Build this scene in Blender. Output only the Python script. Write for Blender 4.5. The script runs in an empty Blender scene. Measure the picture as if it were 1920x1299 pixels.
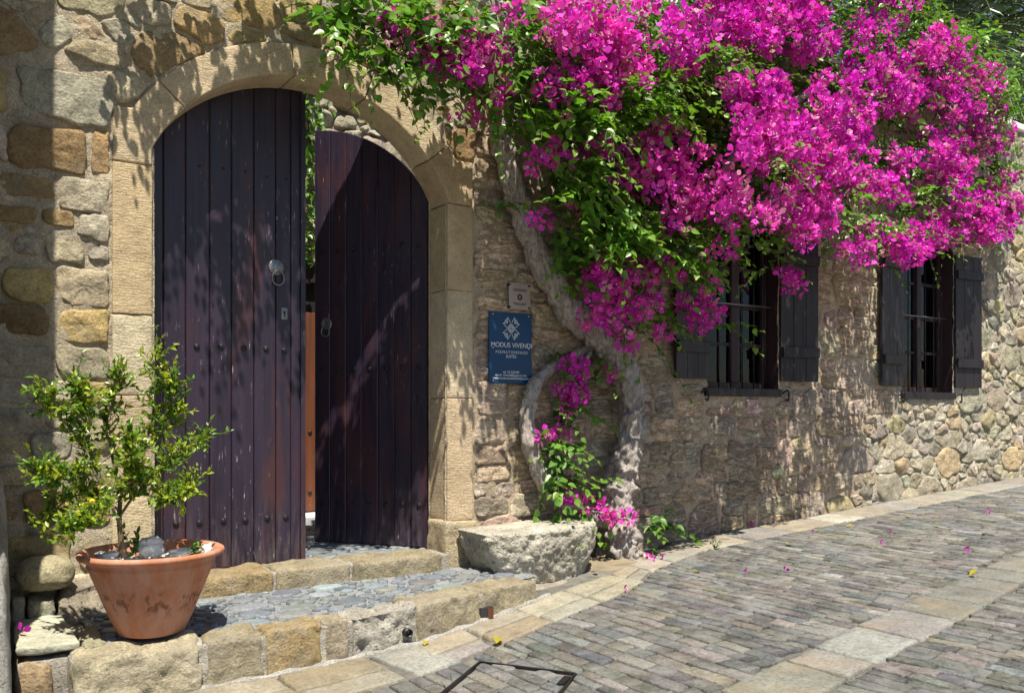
import bpy, math, random
import numpy as np
from mathutils import Vector, Matrix, Quaternion

# ------------------------------------------------------------------ camera, sky, sun, exposure
D, FP, HY, EZ = 4.8, 1640.0, 770.0, 1.34          # distance to facade, focal length (px of 1920), horizon row, eye height
YAW = math.atan(1640 / 2428)
SUN = Vector((0.36, 1.0, -2.3)).normalized()       # direction the light travels
scn = bpy.context.scene
cam_d = bpy.data.cameras.new('camera'); cam = bpy.data.objects.new('camera', cam_d)
scn.collection.objects.link(cam)
cam.location = (0, -D, EZ)
cam.rotation_euler = (math.pi / 2, 0, -YAW)
cam_d.sensor_width = 36.0; cam_d.sensor_fit = 'HORIZONTAL'
cam_d.lens = 36.0 * FP / 1920.0
cam_d.shift_y = (HY - 649.5) / 1920.0
cam_d.clip_end = 2000; cam_d.clip_start = 0.05
scn.camera = cam
world = bpy.data.worlds.new('World'); scn.world = world; world.use_nodes = True
wn = world.node_tree.nodes; wl = world.node_tree.links
bg = wn.get('Background') or wn.new('ShaderNodeBackground')
sky = wn.new('ShaderNodeTexSky'); sky.sky_type = 'NISHITA'; sky.sun_disc = False
sky.sun_elevation = math.asin(-SUN.z); sky.sun_rotation = math.atan2(-SUN.x, -SUN.y)
sky.altitude = 300; sky.air_density = 1.0; sky.dust_density = 0.6; sky.ozone_density = 1.5
wl.new(sky.outputs[0], bg.inputs[0]); bg.inputs[1].default_value = 0.06
wo = wn.get('World Output') or wn.new('ShaderNodeOutputWorld'); wl.new(bg.outputs[0], wo.inputs[0])
sd = bpy.data.lights.new('sun', 'SUN'); so = bpy.data.objects.new('sun', sd); scn.collection.objects.link(so)
sd.energy = 5.0; sd.angle = math.radians(0.53); sd.color = (1.0, 0.93, 0.80)
so.rotation_euler = SUN.to_track_quat('-Z', 'Y').to_euler(); so.location = (-3, -8, 18)
vs = scn.view_settings
vs.view_transform = 'Standard'; vs.look = 'None'; vs.gamma = 1.0; vs.exposure = 0.82; vs.use_curve_mapping = False
scn.cycles.max_bounces = 8; scn.cycles.transparent_max_bounces = 12
scn.cycles.use_denoising = True

rng = np.random.default_rng(11); random.seed(11)
COL = scn.collection

# ------------------------------------------------------------------ survey helpers (site measured from the photograph)
SA, CA = math.sin(YAW), math.cos(YAW)
RZ0, RSL = 0.115, 0.052
def road_z(x): return RZ0 + RSL * x
def ray(px, py):
    p = (px - 960) / FP
    return SA + p * CA, CA - p * SA, (HY - py) / FP
def W(px, py, Y=0.0):
    d = ray(px, py); t = (Y + D) / d[1]
    return np.array((d[0] * t, Y, EZ + d[2] * t))
def R(px, py):
    d = ray(px, py); t = (EZ - RZ0) / (RSL * d[0] - d[2])
    return np.array((d[0] * t, -D + d[1] * t, EZ + d[2] * t))
def WX(px, Y=0.0): return W(px, 700, Y)[0]
def proj(P):
    P = np.asarray(P, float).reshape(-1, 3)
    x, y, z = P[:, 0], P[:, 1] + D, P[:, 2] - EZ
    dep = np.maximum(x * SA + y * CA, 0.05); rt = x * CA - y * SA
    return 960 + FP * rt / dep, HY - FP * z / dep

# ------------------------------------------------------------------ noise
def _h(i, j, k, s):
    n = (i * 73856093) ^ (j * 19349663) ^ (k * 83492791) ^ (s * 2654435761 & 0x7fffffff)
    n = (n ^ (n >> 13)) * 1274126177 & 0x7fffffff
    n = (n ^ (n >> 16)) * 668265263 & 0x7fffffff
    return (n & 0xffff) / 32767.5 - 1.0
def vnoise(P, s=0):
    I = np.floor(P).astype(np.int64); Fr = P - I
    u = Fr * Fr * (3 - 2 * Fr); out = 0
    for a in (0, 1):
        for b in (0, 1):
            for c in (0, 1):
                w = (u[:, 0] if a else 1 - u[:, 0]) * (u[:, 1] if b else 1 - u[:, 1]) * (u[:, 2] if c else 1 - u[:, 2])
                out = out + w * _h(I[:, 0] + a, I[:, 1] + b, I[:, 2] + c, s)
    return out
def fbm(P, freq, octv=3, s=0, gain=0.5):
    P = np.asarray(P, float); o = np.zeros(len(P)); a = 1.0
    for k in range(octv):
        o += a * vnoise(P * freq + 17.3 * k, s + k); freq *= 2.03; a *= gain
    return o

# ------------------------------------------------------------------ object helpers
def tag(o, label=None, cat=None, group=None, kind=None):
    if label: o['label'] = label
    if cat: o['category'] = cat
    if group: o['group'] = group
    if kind: o['kind'] = kind
    return o
def setparent(o, parent):
    if parent is None: return
    o.parent = parent
    m = Matrix.Identity(4); p = parent; chain = []
    while p is not None: chain.append(p); p = p.parent
    for q in reversed(chain):
        m = m @ (q.matrix_parent_inverse if q.parent else Matrix.Identity(4)) @ q.matrix_basis
    o.matrix_parent_inverse = m.inverted()
def empty(name, loc, label=None, cat=None, group=None, kind=None, parent=None):
    o = bpy.data.objects.new(name, None); COL.objects.link(o); o.location = loc; o.empty_display_size = 0.1
    setparent(o, parent)
    return tag(o, label, cat, group, kind)
def mesh(name, V, F, col=None, smooth=True):
    V = np.asarray(V, np.float32); me = bpy.data.meshes.new(name)
    if isinstance(F, np.ndarray): F = [F]
    F = [np.asarray(f, np.int32) for f in F if len(f)]
    if all(f.ndim == 2 for f in F):
        loops = np.concatenate([f.ravel() for f in F]); tot = np.concatenate([np.full(len(f), f.shape[1]) for f in F])
    else:
        loops = np.concatenate(F); tot = np.array([len(f) for f in F])
    st = np.concatenate([[0], np.cumsum(tot)[:-1]])
    me.vertices.add(len(V)); me.loops.add(len(loops)); me.polygons.add(len(tot))
    me.vertices.foreach_set('co', V.ravel())
    me.loops.foreach_set('vertex_index', loops.astype(np.int32))
    me.polygons.foreach_set('loop_start', st.astype(np.int32)); me.polygons.foreach_set('loop_total', tot.astype(np.int32))
    me.polygons.foreach_set('use_smooth', np.full(len(tot), bool(smooth)))
    if col is not None:
        col = np.asarray(col, np.float32)
        if col.ndim == 1: col = np.tile(col, (len(V), 1))
        c4 = np.ones((len(V), 4), np.float32); c4[:, :3] = col[:, :3]
        at = me.attributes.new('col', 'FLOAT_COLOR', 'POINT'); at.data.foreach_set('color', c4.ravel())
    me.update(calc_edges=True); me.validate()
    return me
def obj(name, me, mat=None, parent=None):
    o = bpy.data.objects.new(name, me); COL.objects.link(o)
    if mat is not None and len(me.materials) == 0: me.materials.append(mat)
    setparent(o, parent)
    return o
def mk(name, V, F, mat, parent=None, col=None, smooth=True):
    return obj(name, mesh(name, V, F, col, smooth), mat, parent)
class Bag:                      # collects pieces of one joined part
    def __init__(s): s.V = []; s.F = {}; s.C = []; s.n = 0
    def add(s, V, F, col=None):
        V = np.asarray(V, float); F = [F] if isinstance(F, np.ndarray) else F
        for f in F:
            f = np.asarray(f)
            if len(f): s.F.setdefault(f.shape[1], []).append(f + s.n)
        s.V.append(V); s.n += len(V)
        c = np.asarray((0.5, 0.5, 0.5) if col is None else col, float)
        s.C.append(np.tile(c[:3], (len(V), 1)) if c.ndim == 1 else c[:, :3])
    def build(s, name, mat, parent=None, smooth=True):
        return mk(name, np.concatenate(s.V), [np.concatenate(v) for v in s.F.values()], mat, parent, np.concatenate(s.C), smooth)

# ------------------------------------------------------------------ geometry
_box_F = np.array([(0, 3, 2, 1), (4, 5, 6, 7), (0, 1, 5, 4), (1, 2, 6, 5), (2, 3, 7, 6), (3, 0, 4, 7)])
def box(x0, x1, y0, y1, z0, z1):
    return np.array([(x0, y0, z0), (x1, y0, z0), (x1, y1, z0), (x0, y1, z0), (x0, y0, z1), (x1, y0, z1), (x1, y1, z1), (x0, y1, z1)], float), _box_F.copy()
def rbox(size, r, res):
    """closed rounded box 0..size, grid on every face"""
    sx = np.asarray(size, float); r = min(r, 0.45 * sx.min())
    ax = []
    for k in range(3):
        n = max(1, int(res[k])); inner = np.linspace(r, sx[k] - r, n + 1)
        ax.append(np.concatenate([[0, r * 0.35], inner, [sx[k] - r * 0.35, sx[k]]]))
    idx = {}; V = []; F = []
    def vid(i, j, k):
        key = (i, j, k)
        if key not in idx: idx[key] = len(V); V.append((ax[0][i], ax[1][j], ax[2][k]))
        return idx[key]
    N = [len(a) - 1 for a in ax]
    for a, b, c in ((0, 1, 2), (1, 2, 0), (2, 0, 1)):
        for side in (0, 1):
            for i in range(N[a]):
                for j in range(N[b]):
                    q = []
                    for di, dj in ((0, 0), (1, 0), (1, 1), (0, 1)):
                        ijk = [0, 0, 0]; ijk[a] = i + di; ijk[b] = j + dj; ijk[c] = N[c] * side
                        q.append(vid(*ijk))
                    F.append(q if side else q[::-1])
    V = np.array(V); Q = np.clip(V, r, sx - r); dv = V - Q
    ln = np.linalg.norm(dv, axis=1); ln[ln == 0] = 1
    Nn = dv / ln[:, None]
    V = Q + r * Nn
    return V, np.array(F), Nn
def tri_map(V, size, C8):
    """trilinear map: corner order of box()"""
    s = V / np.asarray(size); u, v, w = s[:, 0:1], s[:, 1:2], s[:, 2:3]; C = np.asarray(C8, float)
    return ((1 - w) * ((1 - v) * ((1 - u) * C[0] + u * C[1]) + v * ((1 - u) * C[3] + u * C[2])) +
            w * ((1 - v) * ((1 - u) * C[4] + u * C[5]) + v * ((1 - u) * C[7] + u * C[6])))
def stone_block(C8, r=0.02, cell=0.03, amp=0.006, freq=14, seed=0, big=0.0, bigf=4):
    C = np.asarray(C8, float)
    size = [np.linalg.norm(C[1] - C[0]), np.linalg.norm(C[3] - C[0]), np.linalg.norm(C[4] - C[0])]
    V, F, Nn = rbox(size, r, [min(26, max(1, s / cell)) for s in size])
    P = tri_map(V, size, C)
    c = P.mean(0); dirn = P - c; dirn /= np.maximum(np.linalg.norm(dirn, axis=1), 1e-6)[:, None]
    dn = np.where(np.abs(Nn) > 1e-6, Nn, 0); ln = np.linalg.norm(dn, axis=1)[:, None]
    ex = (C[1] - C[0]) / size[0]; ey = (C[3] - C[0]) / size[1]; ez = (C[4] - C[0]) / size[2]
    nw = dn[:, 0:1] * ex + dn[:, 1:2] * ey + dn[:, 2:3] * ez
    nw = np.where(ln > 0, nw, dirn)
    P = P + nw * (amp * fbm(P, freq, 4, seed) + big * fbm(P, bigf, 2, seed + 50))[:, None]
    return P, F
def boxcorners(x0, x1, y0, y1, z0, z1): return box(x0, x1, y0, y1, z0, z1)[0]
def tube(pts, rad, seg=10, cap=True):
    P = np.asarray(pts, float); n = len(P); rad = np.broadcast_to(rad, (n,))
    T = np.gradient(P, axis=0); T /= np.maximum(np.linalg.norm(T, axis=1), 1e-9)[:, None]
    up = np.array((0.3, 1, 0.2)) if abs(T[0][1]) < 0.8 else np.array((1, 0.1, 0.2))
    V = []; a = np.linspace(0, 2 * np.pi, seg, endpoint=False)
    N0 = up - T[0] * (up @ T[0]); N0 /= np.linalg.norm(N0)
    for i in range(n):
        N0 = N0 - T[i] * (N0 @ T[i]); N0 /= max(np.linalg.norm(N0), 1e-9); B = np.cross(T[i], N0)
        V.append(P[i] + rad[i] * (np.cos(a)[:, None] * N0 + np.sin(a)[:, None] * B))
    V = np.concatenate(V); F = []
    i, j = np.meshgrid(np.arange(n - 1), np.arange(seg), indexing='ij'); i = i.ravel(); j = j.ravel(); k = (j + 1) % seg
    Fq = np.stack([i * seg + j, i * seg + k, (i + 1) * seg + k, (i + 1) * seg + j], 1)
    if cap:
        V = np.concatenate([V, P[:1], P[-1:]]); b = n * seg; jj = np.arange(seg)
        F0 = np.stack([np.full(seg, b), (jj + 1) % seg, jj], 1)
        F1 = np.stack([np.full(seg, b + 1), (n - 1) * seg + jj, (n - 1) * seg + (jj + 1) % seg], 1)
        return V, [Fq, np.concatenate([F0, F1])]
    return V, [Fq]
def spline(pts, n):
    P = np.asarray(pts, float); P = np.concatenate([[2 * P[0] - P[1]], P, [2 * P[-1] - P[-2]]]); m = len(P) - 3
    out = []
    for t in np.linspace(0, m - 1e-6, n):
        k = int(t); u = t - k; a, b, c, d = P[k:k + 4]
        out.append(0.5 * (2 * b + (c - a) * u + (2 * a - 5 * b + 4 * c - d) * u * u + (3 * b - a - 3 * c + d) * u ** 3))
    return np.array(out)
def lathe(prof, seg=48):
    prof = np.asarray(prof, float); n = len(prof); a = np.linspace(0, 2 * np.pi, seg, endpoint=False)
    V = np.stack([np.outer(prof[:, 0], np.cos(a)), np.outer(prof[:, 0], np.sin(a)), np.repeat(prof[:, 1:2], seg, 1)], -1).reshape(-1, 3)
    i, j = np.meshgrid(np.arange(n - 1), np.arange(seg), indexing='ij'); i = i.ravel(); j = j.ravel(); k = (j + 1) % seg
    return V, np.stack([i * seg + j, i * seg + k, (i + 1) * seg + k, (i + 1) * seg + j], 1)

def resample(poly, m):
    if len(poly) == 4:                                # keep the corners of four sided pieces
        P = np.asarray(poly, float); L = np.linalg.norm(np.roll(P, -1, 0) - P, axis=1); k = np.maximum(2, np.round(m * L / L.sum()).astype(int))
        while k.sum() > m: k[np.argmax(k)] -= 1
        while k.sum() < m: k[np.argmax(L / k)] += 1
        return np.concatenate([P[i] + (P[(i + 1) % 4] - P[i]) * np.linspace(0, 1, k[i], endpoint=False)[:, None] for i in range(4)])
    P = np.asarray(poly, float); Q = np.concatenate([P, P[:1]]); L = np.linalg.norm(np.diff(Q, axis=0), axis=1)
    s = np.concatenate([[0], np.cumsum(L)]); t = np.linspace(0, s[-1], m, endpoint=False)
    return np.stack([np.interp(t, s, Q[:, 0]), np.interp(t, s, Q[:, 1])], 1)
def parea(P):
    x, y = P[:, 0], P[:, 1]; return 0.5 * np.sum(x * np.roll(y, -1) - y * np.roll(x, -1))
def patch(poly, h, m, seed, back=0.03, amp=0.35, freq=11, rings=(1.0, 0.965, 0.9, 0.72, 0.46, 0.2), prof=(0.0, 0.55, 0.88, 1.0, 1.03, 1.0), tilt=0.25, wob=0.1, roundk=2, minamp=0.0):
    """one rubble stone as (u,v,height) from its outline"""
    r = np.random.default_rng(seed); P = resample(poly, m)
    for _ in range(roundk): P = 0.25 * np.roll(P, 1, 0) + 0.5 * P + 0.25 * np.roll(P, -1, 0)
    c = P.mean(0); sz = math.sqrt(max(abs(parea(P)), 1e-6))
    P = P + (P - c) * (wob * fbm(np.c_[P, np.full(m, seed * 0.37)], 1.1 / sz * 2, 2, seed % 97))[:, None]
    V = [np.c_[P, np.full(m, -back)]]
    tx, ty = r.normal(0, tilt * h / sz, 2)
    for k, (s, q) in enumerate(zip(rings, prof)):
        Q = c + (P - c) * s
        H = h * q * (1 if k else 1) + (tx * (Q[:, 0] - c[0]) + ty * (Q[:, 1] - c[1])) * min(1, q) * 1.2
        V.append(np.c_[Q, H])
    V.append(np.array([[c[0], c[1], h * prof[-1]]])); V = np.concatenate(V)
    w = np.clip(V[:, 2] / max(h, 1e-4), 0, 1)
    V[:, 2] += w * max(amp * h, minamp) * fbm(np.c_[V[:, :2], np.full(len(V), seed * 0.71)], freq, 4, seed % 131)
    n = len(rings) + 1; i, j = np.meshgrid(np.arange(n - 1), np.arange(m), indexing='ij'); i = i.ravel(); j = j.ravel(); k = (j + 1) % m
    Fq = np.stack([i * m + j, i * m + k, (i + 1) * m + k, (i + 1) * m + j], 1)
    jj = np.arange(m); Ft = np.stack([(n - 1) * m + jj, (n - 1) * m + (jj + 1) % m, np.full(m, n * m)], 1)
    if parea(P) < 0: Fq = Fq[:, ::-1]; Ft = Ft[:, ::-1]
    return V, [Fq, Ft]

def rock(poly, h, m, seed, back=0.02, amp=0.3, freq=10, tilt=0.7, wob=0.08, roundk=1, minamp=0.004, nfac=4):
    """one broken stone: faceted face, sharp worn edge"""
    r = np.random.default_rng(seed); P = resample(poly, m)
    for _ in range(roundk): P = 0.25 * np.roll(P, 1, 0) + 0.5 * P + 0.25 * np.roll(P, -1, 0)
    c = P.mean(0); sz = math.sqrt(max(abs(parea(P)), 1e-6))
    P = P + (P - c) * (wob * fbm(np.c_[P, np.full(m, seed * 0.37)], 2.6 / sz, 3, seed % 97, 0.6))[:, None]
    V = [np.c_[P, np.full(m, -back)]]; G = r.normal(0, tilt, (nfac, 2)); off = r.uniform(0.8, 1.3, nfac)
    rings = (1.0, 0.985, 0.955, 0.9, 0.8, 0.64, 0.46, 0.28, 0.12); prof = (-0.1, 0.38, 0.66, 0.86, 0.97, 1.0, 1.0, 1.0, 1.0)
    for s, q in zip(rings, prof):
        Q = c + (P - c) * s; H = np.full(m, h * q)
        for g, o in zip(G, off): H = np.minimum(H, np.maximum(h * (o + ((Q - c) @ g) / sz), 0.25 * h * q))
        V.append(np.c_[Q, H])
    V.append(np.array([[c[0], c[1], V[-1][:, 2].mean()]])); V = np.concatenate(V)
    w = np.clip(V[:, 2] / max(h, 1e-4) * 2, 0, 1); q3 = np.c_[V[:, :2], np.full(len(V), seed * 0.71)]
    V[:, 2] += w * (max(amp * h, minamp) * fbm(q3, freq, 3, seed % 131) + minamp * 0.9 * fbm(q3, 38, 3, seed % 71, 0.6))
    n = len(rings) + 1; i, j = np.meshgrid(np.arange(n - 1), np.arange(m), indexing='ij'); i = i.ravel(); j = j.ravel(); k = (j + 1) % m
    Fq = np.stack([i * m + j, i * m + k, (i + 1) * m + k, (i + 1) * m + j], 1); jj = np.arange(m); Ft = np.stack([(n - 1) * m + jj, (n - 1) * m + (jj + 1) % m, np.full(m, n * m)], 1)
    if parea(P) < 0: Fq = Fq[:, ::-1]; Ft = Ft[:, ::-1]
    return V, [Fq, Ft]

# power diagram of packed circles
def pack(bounds, radf, tries, seed):
    """dart throwing: radf(level,u,v)->radius or None; levels go from large to small"""
    r = np.random.default_rng(seed); u0, u1, v0, v1 = bounds; S = np.zeros((0, 3)); cell = 0.25; grid = {}
    rmax = 0.3
    for lev, nt in enumerate(tries):
        for _ in range(nt):
            u = r.uniform(u0, u1); v = r.uniform(v0, v1); q = radf(lev, u, v, r)
            if q is None: continue
            gi, gj = int(u // cell), int(v // cell); ok = True
            for a in range(gi - 2, gi + 3):
                for b in range(gj - 2, gj + 3):
                    for (x, y, s) in grid.get((a, b), ()):
                        if (x - u) ** 2 + (y - v) ** 2 < (0.97 * (s + q)) ** 2: ok = False; break
                    if not ok: break
                if not ok: break
            if ok: grid.setdefault((gi, gj), []).append((u, v, q))
    return np.array([s for g in grid.values() for s in g])
def power_cells(S, bounds):
    u0, u1, v0, v1 = bounds; out = []
    for i in range(len(S)):
        d = (S[:, 0] - S[i, 0]) ** 2 + (S[:, 1] - S[i, 1]) ** 2
        nb = np.argsort(d)[1:26]; ext = 0.6
        poly = [(max(u0, S[i, 0] - ext), max(v0, S[i, 1] - ext)), (min(u1, S[i, 0] + ext), max(v0, S[i, 1] - ext)), (min(u1, S[i, 0] + ext), min(v1, S[i, 1] + ext)), (max(u0, S[i, 0] - ext), min(v1, S[i, 1] + ext))]
        for j in nb:
            ax, ay = S[j, 0] - S[i, 0], S[j, 1] - S[i, 1]
            c = 0.5 * (S[j, 0] ** 2 + S[j, 1] ** 2 - S[j, 2] ** 2 - S[i, 0] ** 2 - S[i, 1] ** 2 + S[i, 2] ** 2)
            new = []; n = len(poly)
            if n < 3: break
            for k in range(n):
                p, q = poly[k], poly[(k + 1) % n]; fp = ax * p[0] + ay * p[1] - c; fq = ax * q[0] + ay * q[1] - c
                if fp <= 0: new.append(p)
                if fp * fq < 0:
                    t = fp / (fp - fq); new.append((p[0] + t * (q[0] - p[0]), p[1] + t * (q[1] - p[1])))
            poly = new
        out.append(np.array(poly) if len(poly) >= 3 else None)
    return out
def shrink(poly, g):
    c = poly.mean(0); d = poly - c; ln = np.linalg.norm(d, axis=1)[:, None]
    return c + d * np.clip((ln - g * 1.25) / np.maximum(ln, 1e-6), 0.1, 1)
def inpoly(P, poly):
    x, y = P[:, 0], P[:, 1]; ins = np.zeros(len(P), bool); n = len(poly)
    for k in range(n):
        a, b = poly[k], poly[(k + 1) % n]
        if a[1] == b[1]: continue
        cond = ((a[1] > y) != (b[1] > y)) & (x < (b[0] - a[0]) * (y - a[1]) / (b[1] - a[1]) + a[0]); ins ^= cond
    return ins
def pushout(P, poly):
    ins = inpoly(P, poly)
    if not ins.any(): return P
    P = P.copy(); Q = P[ins]; best = np.full(len(Q), 1e9); res = Q.copy(); n = len(poly)
    for k in range(n):
        a = np.asarray(poly[k], float); b = np.asarray(poly[(k + 1) % n], float); ab = b - a
        t = np.clip(((Q - a) @ ab) / max(ab @ ab, 1e-9), 0, 1); c = a + t[:, None] * ab; d = np.linalg.norm(Q - c, axis=1)
        m = d < best; best[m] = d[m]; res[m] = c[m]
    P[ins] = res
    return P

def pushin(P, poly):
    ins = ~inpoly(P, poly); Q = P[ins]
    if not len(Q): return P
    best = np.full(len(Q), 1e9); res = Q.copy(); n = len(poly); P = P.copy()
    for k in range(n):
        a = np.asarray(poly[k], float); b = np.asarray(poly[(k + 1) % n], float); ab = b - a
        t = np.clip(((Q - a) @ ab) / max(ab @ ab, 1e-9), 0, 1); c = a + t[:, None] * ab; d = np.linalg.norm(Q - c, axis=1); m = d < best; best[m] = d[m]; res[m] = c[m]
    P[ins] = res; return P
# ------------------------------------------------------------------ materials
def mat_new(name):
    m = bpy.data.materials.new(name); m.use_nodes = True; nt = m.node_tree; nt.nodes.clear()
    out = nt.nodes.new('ShaderNodeOutputMaterial'); b = nt.nodes.new('ShaderNodeBsdfPrincipled')
    nt.links.new(b.outputs[0], out.inputs[0]); return m, nt, b, out
class NT:
    def __init__(s, nt): s.nt = nt; s.pos = s.n('ShaderNodeNewGeometry').outputs['Position']
    def n(s, t, **kw):
        x = s.nt.nodes.new(t)
        for k, v in kw.items(): setattr(x, k, v)
        return x
    def l(s, a, b): s.nt.links.new(a, b)
    def scaled(s, sc):
        m = s.n('ShaderNodeVectorMath', operation='MULTIPLY'); s.l(s.pos, m.inputs[0]); m.inputs[1].default_value = sc; return m.outputs[0]
    def mapped(s, sc, rot=(0, 0, 0)):
        m = s.n('ShaderNodeMapping'); s.l(s.pos, m.inputs[0]); m.inputs['Scale'].default_value = sc; m.inputs['Rotation'].default_value = rot; return m.outputs[0]
    def noise(s, scale, det=4, rough=0.55, vec=None, dist=0.0):
        x = s.n('ShaderNodeTexNoise'); x.inputs['Scale'].default_value = scale; x.inputs['Detail'].default_value = det
        x.inputs['Roughness'].default_value = rough; x.inputs['Distortion'].default_value = dist
        s.l(vec if vec is not None else s.pos, x.inputs['Vector']); return x.outputs['Fac']
    def voro(s, scale, vec=None, feat='F1'):
        x = s.n('ShaderNodeTexVoronoi', feature=feat); x.inputs['Scale'].default_value = scale
        s.l(vec if vec is not None else s.pos, x.inputs['Vector']); return x.outputs['Distance']
    def ramp(s, fac, stops):
        x = s.n('ShaderNodeValToRGB'); s.l(fac, x.inputs[0]); e = x.color_ramp.elements
        while len(e) < len(stops): e.new(0.5)
        for el, (p, c) in zip(e, stops):
            el.position = p; el.color = (c, c, c, 1) if np.isscalar(c) else (*c, 1)
        return x.outputs[0]
    def mix(s, fac, a, b, mode='MIX'):
        x = s.n('ShaderNodeMix', data_type='RGBA', blend_type=mode)
        for inp, v in ((x.inputs[0], fac), (x.inputs[6], a), (x.inputs[7], b)):
            if isinstance(v, (int, float)): inp.default_value = v
            elif isinstance(v, tuple): inp.default_value = (*v, 1) if len(v) == 3 else v
            else: s.l(v, inp)
        return x.outputs[2]
    def math(s, op, a, b=None):
        x = s.n('ShaderNodeMath', operation=op)
        for inp, v in ((x.inputs[0], a), (x.inputs[1], b)):
            if v is None: continue
            if isinstance(v, (int, float)): inp.default_value = v
            else: s.l(v, inp)
        return x.outputs[0]
    def attr(s, name='col'):
        x = s.n('ShaderNodeAttribute'); x.attribute_name = name; return x.outputs['Color']
    def bump(s, h, strength, dist, prev=None):
        x = s.n('ShaderNodeBump'); x.inputs['Strength'].default_value = strength; x.inputs['Distance'].default_value = dist
        s.l(h, x.inputs['Height'])
        if prev is not None: s.l(prev, x.inputs['Normal'])
        return x.outputs[0]
def stone_mat(name, var=(0.62, 1.3), vs=7.0, fine=70.0, bump=0.5, pit=0.0, stain=None, stain_amt=0.5, rough=0.88, tool=None, crack=0.0):
    m, nt, b, out = mat_new(name); N = NT(nt)
    c = N.attr()
    n1 = N.noise(vs, 6, 0.6); n2 = N.noise(fine, 4, 0.65); n3 = N.noise(2.2, 3, 0.5)
    c = N.mix(1.0, c, N.ramp(n1, [(0.25, var[0]), (0.75, var[1])]), 'MULTIPLY')
    c = N.mix(0.9, c, N.ramp(n2, [(0.3, 0.60), (0.5, 1.0), (0.72, 1.30)]), 'MULTIPLY')
    c = N.mix(0.8, c, N.ramp(N.noise(vs * 3.3, 5, 0.65), [(0.28, 0.70), (0.5, 1.0), (0.74, 1.22)]), 'MULTIPLY')
    if stain is not None:
        c = N.mix(N.math('MULTIPLY', N.ramp(N.noise(vs * 0.6, 7, 0.65, dist=0.6), [(0.48, 0.0), (0.66, 1.0)]), stain_amt), c, stain)
    c = N.mix(N.ramp(N.noise(26, 5, 0.7), [(0.60, 0.0), (0.74, 0.55)]), c, (0.12, 0.10, 0.075))
    N.l(c, b.inputs['Base Color']); b.inputs['Roughness'].default_value = rough
    b.inputs['Specular IOR Level'].default_value = 0.25
    nm = N.bump(N.noise(24, 8, 0.72), min(1.0, bump * 1.3), 0.030)
    nm = N.bump(n2, min(1.0, bump * 1.1), 0.010, nm)
    if pit: nm = N.bump(N.ramp(N.voro(38), [(0.0, 0.0), (0.35, 1.0)]), pit, 0.012, nm)
    if crack: nm = N.bump(N.ramp(N.noise(9, 8, 0.72, N.mapped((0.6, 1, 2.2)), 0.8), [(0.46, 1.0), (0.5, 0.0), (0.54, 1.0)]), crack, 0.014, nm)
    if tool: nm = N.bump(N.ramp(N.noise(1.0, 3, 0.6, N.mapped(tool[0], tool[1])), [(0.42, 0.0), (0.6, 1.0)]), tool[2], 0.012, nm)
    N.l(nm, b.inputs['Normal']); return m
M = {}
M['rubble'] = stone_mat('rubble_stone', bump=0.7, pit=0.25, stain=(0.30, 0.27, 0.20), crack=0.35)
M['worn'] = stone_mat('worn_sandstone', var=(0.7, 1.22), bump=0.6, stain=(0.42, 0.33, 0.24), crack=0.8, pit=0.15)
M['mortar'] = stone_mat('lime_mortar', var=(0.72, 1.2), vs=5, fine=110, bump=1.0, pit=0.5, stain=(0.30, 0.24, 0.17))
M['dressed'] = stone_mat('dressed_sandstone', var=(0.82, 1.14), vs=3.0, fine=120, bump=0.3, stain=(0.36, 0.27, 0.16), stain_amt=0.35, tool=((22, 30, 110), (0.0, 0.7, 0.0), 0.32))
M['kerb'] = stone_mat('kerb_sandstone', var=(0.7, 1.25), bump=0.8, pit=0.35, stain=(0.42, 0.37, 0.29), stain_amt=0.6)
M['pitted'] = stone_mat('pitted_limestone', var=(0.75, 1.2), vs=5, bump=1.0, pit=0.9, stain=(0.25, 0.22, 0.17), stain_amt=0.55)
M['flag'] = stone_mat('flagstone', var=(0.78, 1.18), vs=4, fine=60, bump=0.35, stain=(0.29, 0.21, 0.12), stain_amt=0.4, rough=0.8)
M['cobble'] = stone_mat('street_cobble', var=(0.55, 1.4), vs=8, fine=60, bump=0.75, stain=(0.30, 0.295, 0.285), stain_amt=0.7, rough=0.75, crack=0.25)
M['grout'] = stone_mat('street_grout', var=(0.7, 1.2), vs=6, fine=90, bump=0.8, stain=(0.38, 0.35, 0.30))
M['pebble'] = stone_mat('slate_pebble', var=(0.8, 1.18), vs=12, fine=130, bump=0.2, rough=0.55)

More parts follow.
